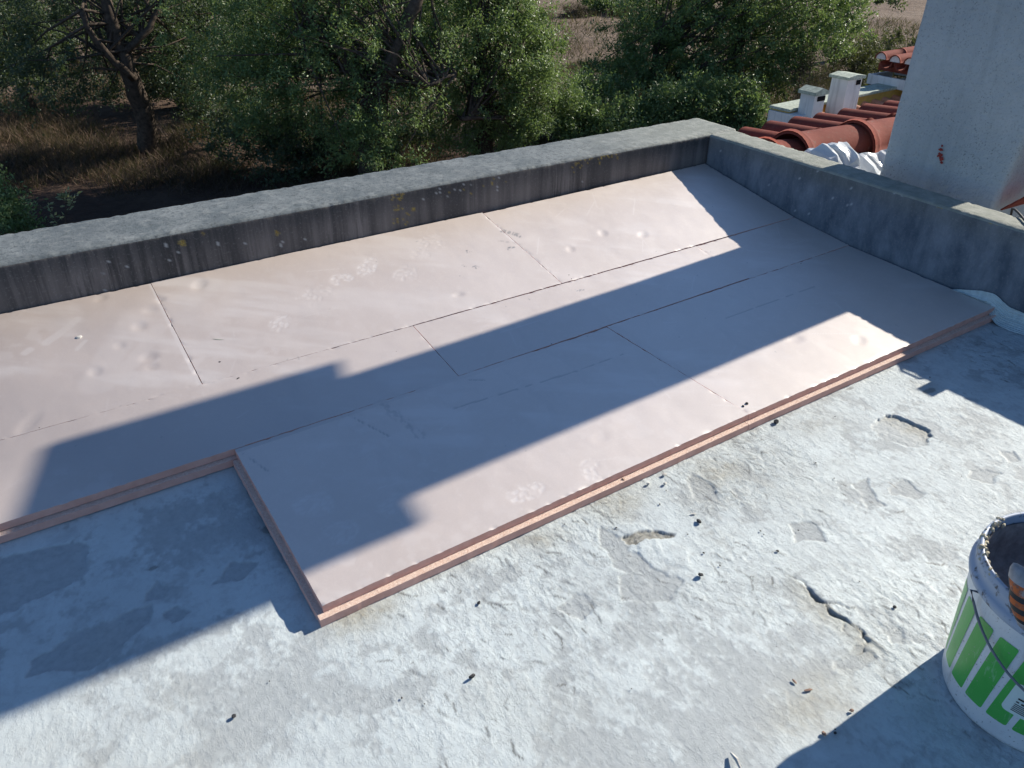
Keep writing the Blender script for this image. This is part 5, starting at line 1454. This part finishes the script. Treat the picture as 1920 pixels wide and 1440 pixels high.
def make_debris():
    fl = lambda x, y: float(zs(x, y)) + .003
    tb = lambda x, y: float(zf(x, y)) + .0005
    S = [
        ('stone', 'dark jagged stone next to the board edge beside the butt joint', -1.126, -.632, (.012, .010, .010), 'dark_stone', fl),
        ('stone', 'dark round stone alone on pale paint below the gravelly hole', -1.722, -.946, (.009, .008, .009), 'dark_stone', fl),
        ('stone', 'ragged dark stone between the gravelly hole and the lifted paint flakes', -1.600, -.815, (.010, .008, .008), 'dark_stone', fl),
        ('mortar_crumb', 'grey mortar crumb nearest the board edge above the gravelly hole', -1.547, -.634, (.009, .006, .005), 'pale_chip', fl),
        ('mortar_crumb', 'square grey mortar crumb left of its two neighbours under the board edge', -1.608, -.640, (.007, .006, .006), 'pale_chip', fl),
        ('mortar_crumb', 'squarish grey mortar crumb right of its neighbours, slightly farther from the board edge', -1.571, -.663, (.008, .006, .006), 'pale_chip', fl),
        ('paint_flake', 'small loose grey paint flake lying beside the ragged dark stone', -1.590, -.786, (.010, .004, .002), 'pale_chip', fl),
        ('stone', 'black pebble lying alone on the worn front of the slab', -2.280, -.900, (.010, .006, .007), 'dark_stone', fl),
        ('stone', 'small black pebble on the pale slab at the lower left', -2.692, -.734, (.006, .006, .006), 'dark_stone', fl),
        ('stone', 'flat dark chip on the slab right below the front board corner', -2.171, -.744, (.007, .005, .004), 'dark_stone', fl),
        ('stone', 'dark pebble beside the peeled patch between crack and pail', -1.447, -1.238, (.005, .005, .005), 'dark_stone', fl),
        ('stone', 'brown pebble at the shadow line in front of the pail, upper of the cluster', -1.732, -1.349, (.006, .005, .005), 'brown_chip', fl),
        ('stone', 'brown pebble in the shadow line cluster, nearest the camera', -1.812, -1.353, (.006, .006, .005), 'brown_chip', fl),
        ('stone', 'tiny dark pebble in the shadow line cluster between two brown ones', -1.794, -1.362, (.004, .004, .004), 'dark_stone', fl),
        ('wood_chip', 'thin brown wood chip on the yellow stained patch before the pail', -1.761, -1.275, (.012, .004, .003), 'brown_chip', fl),
        ('wood_chip', 'short curled brown chip beside the longer one on the yellow stained patch', -1.768, -1.248, (.008, .003, .003), 'brown_chip', fl),
        ('stone', 'black crumb on the bright board right above the butt joint', -1.172, -.556, (.007, .006, .006), 'dark_stone', tb),
        ('stone', 'black crumb touching its twin on the bright board above the butt joint, left one', -1.190, -.560, (.006, .005, .005), 'dark_stone', tb),
        ('chip', 'whitish foam chip with a shadow on the smeared left board', -2.713, .645, (.015, .010, .010), 'pale_chip', tb),
        ('stone', 'black speck of grit on the board below the dry leaf', -2.388, .376, (.006, .005, .005), 'dark_stone', tb),
        ('stone', 'black speck of grit just over the joint below the dry leaf', -2.364, .281, (.007, .004, .004), 'dark_stone', tb),
        ('stone', 'dark grit speck on the front board in the chimney shadow', -2.22, -.482, (.004, .004, .003), 'dark_stone', tb),
        ('stone', 'brown lump stuck on the rebate lip of the front board', -1.663, -.606, (.008, .006, .006), 'brown_chip', lambda x, y: float(zf(x, y)) - .022),
        ('stone', 'flat dark stone under the lip at the end of the shaded board edge', .020, -.700, (.016, .012, .012), 'dark_stone', fl),
    ]
    for k, (n, l, x, y, s, m, f) in enumerate(S):
        pebble(n, l, 'debris', (x, y, f(x, y)), tuple(.82 * q for q in s), m, 400 + k, 'loose bits lying on the roof')
    # dry leaf
    n = 9
    V = []; F = []
    for i in range(n):
        q = i / (n - 1); w = .0075 * math.sin(math.pi * min(1, q * 1.02 + .02)) ** .8
        x = -2.385 + .055 * q; y = .500 - .035 * q
        for s in (-1, 0, 1):
            V.append((x + .53 * w * s, y + .85 * w * s, tb(x, y) + .0015 + .003 * q * (1 - q) * 3 + .0015 * abs(s)))
    o = np_mesh('leaf', np.array(V), [grid_faces(n, 3)], M['dry_leaf'], smooth=True, loc=(-2.36, .486, tb(-2.36, .486)))
    tag(o, 'grey green dry leaf on the board with the shoe prints', 'leaf')
    # nail-like wire bits
    for k, (x, y, an, ln, l) in enumerate(((-1.985, -1.306, 1.3, .034, 'white splinter of plastic at the lower edge of the sunlit slab'),)):
        bm = bmesh.new(); z = fl(x, y) + .003
        tube(bm, [(x - ln / 2 * math.cos(an), y - ln / 2 * math.sin(an), z), (x, y, z + .006), (x + ln / 2 * math.cos(an), y + ln / 2 * math.sin(an), z)], [.002, .004, .002], 6)
        tag(bm_obj('splinter', bm, M['pale_chip'], loc=(x, y, z)), l, 'debris', 'loose bits lying on the roof')
    # grit too fine to count
    r = RS(9); bm = bmesh.new()
    for k in range(70):
        x = r.uniform(-3.2, -.1); y = r.uniform(-1.6, -.63); s = abs(r.normal()) * .0009 + .0005
        if r.rand() < .35: x = r.normal(-1.5, .35); y = r.normal(-.85, .2)
        if y > -.635 or x > -.05: continue
        bmesh.ops.create_icosphere(bm, subdivisions=1, radius=1, matrix=Matrix.Translation((x, y, fl(x, y) + s * .3)) @ Matrix.Rotation(r.uniform(0, 3), 4, 'Z') @ Matrix.Diagonal((s * 1.4, s, s * .8, 1)))
    for k in range(70):
        x = r.uniform(-2.9, -.1); y = r.uniform(-.55, .8); s = abs(r.normal()) * .0009 + .0006
        if x < -2.45 and y < 0: continue
        bmesh.ops.create_icosphere(bm, subdivisions=1, radius=1, matrix=Matrix.Translation((x, y, tb(x, y) + s * .4)) @ Matrix.Diagonal((s * 1.4, s, s * .8, 1)))
    tag(bm_obj('grit', bm, M['brown_grit']), 'fine dark grit scattered over slab and boards', 'grit', kind='stuff')
    # cable over the parapet and an unseen lump shaped to cast a notched shadow
    bm = bmesh.new()
    tube(bm, [(.33, -.44, .12), (.22, -.455, .24), (.172, -.47, .306), (.150, -.490, .3125), (.119, -.521, .3135), (.06, -.575, .3135), (.0, -.64, .3135), (-.02, -.70, .30), (-.045, -.76, .2)], .0038, 8)
    tag(bm_obj('cable', bm, M['dark_rubber'], smooth=True, loc=(.119, -.521, .3135)), 'thin dark cable crossing the top of the side parapet beside the chimney', 'cable')
    bm = bmesh.new()
    box(bm, (.012, -.733, .314), (.05, .010, .012), 0, .002); box(bm, (.012, -.770, .314), (.05, .022, .012), 0, .002); box(bm, (.012, -.754, .329), (.052, .054, .018), 0, .003)
    tag(bm_obj('brick_fragment', bm, M['pale_chip'], loc=(0, -.75, .31)), 'broken hollow brick fragment left on the side parapet past the cable', 'brick')
make_debris()
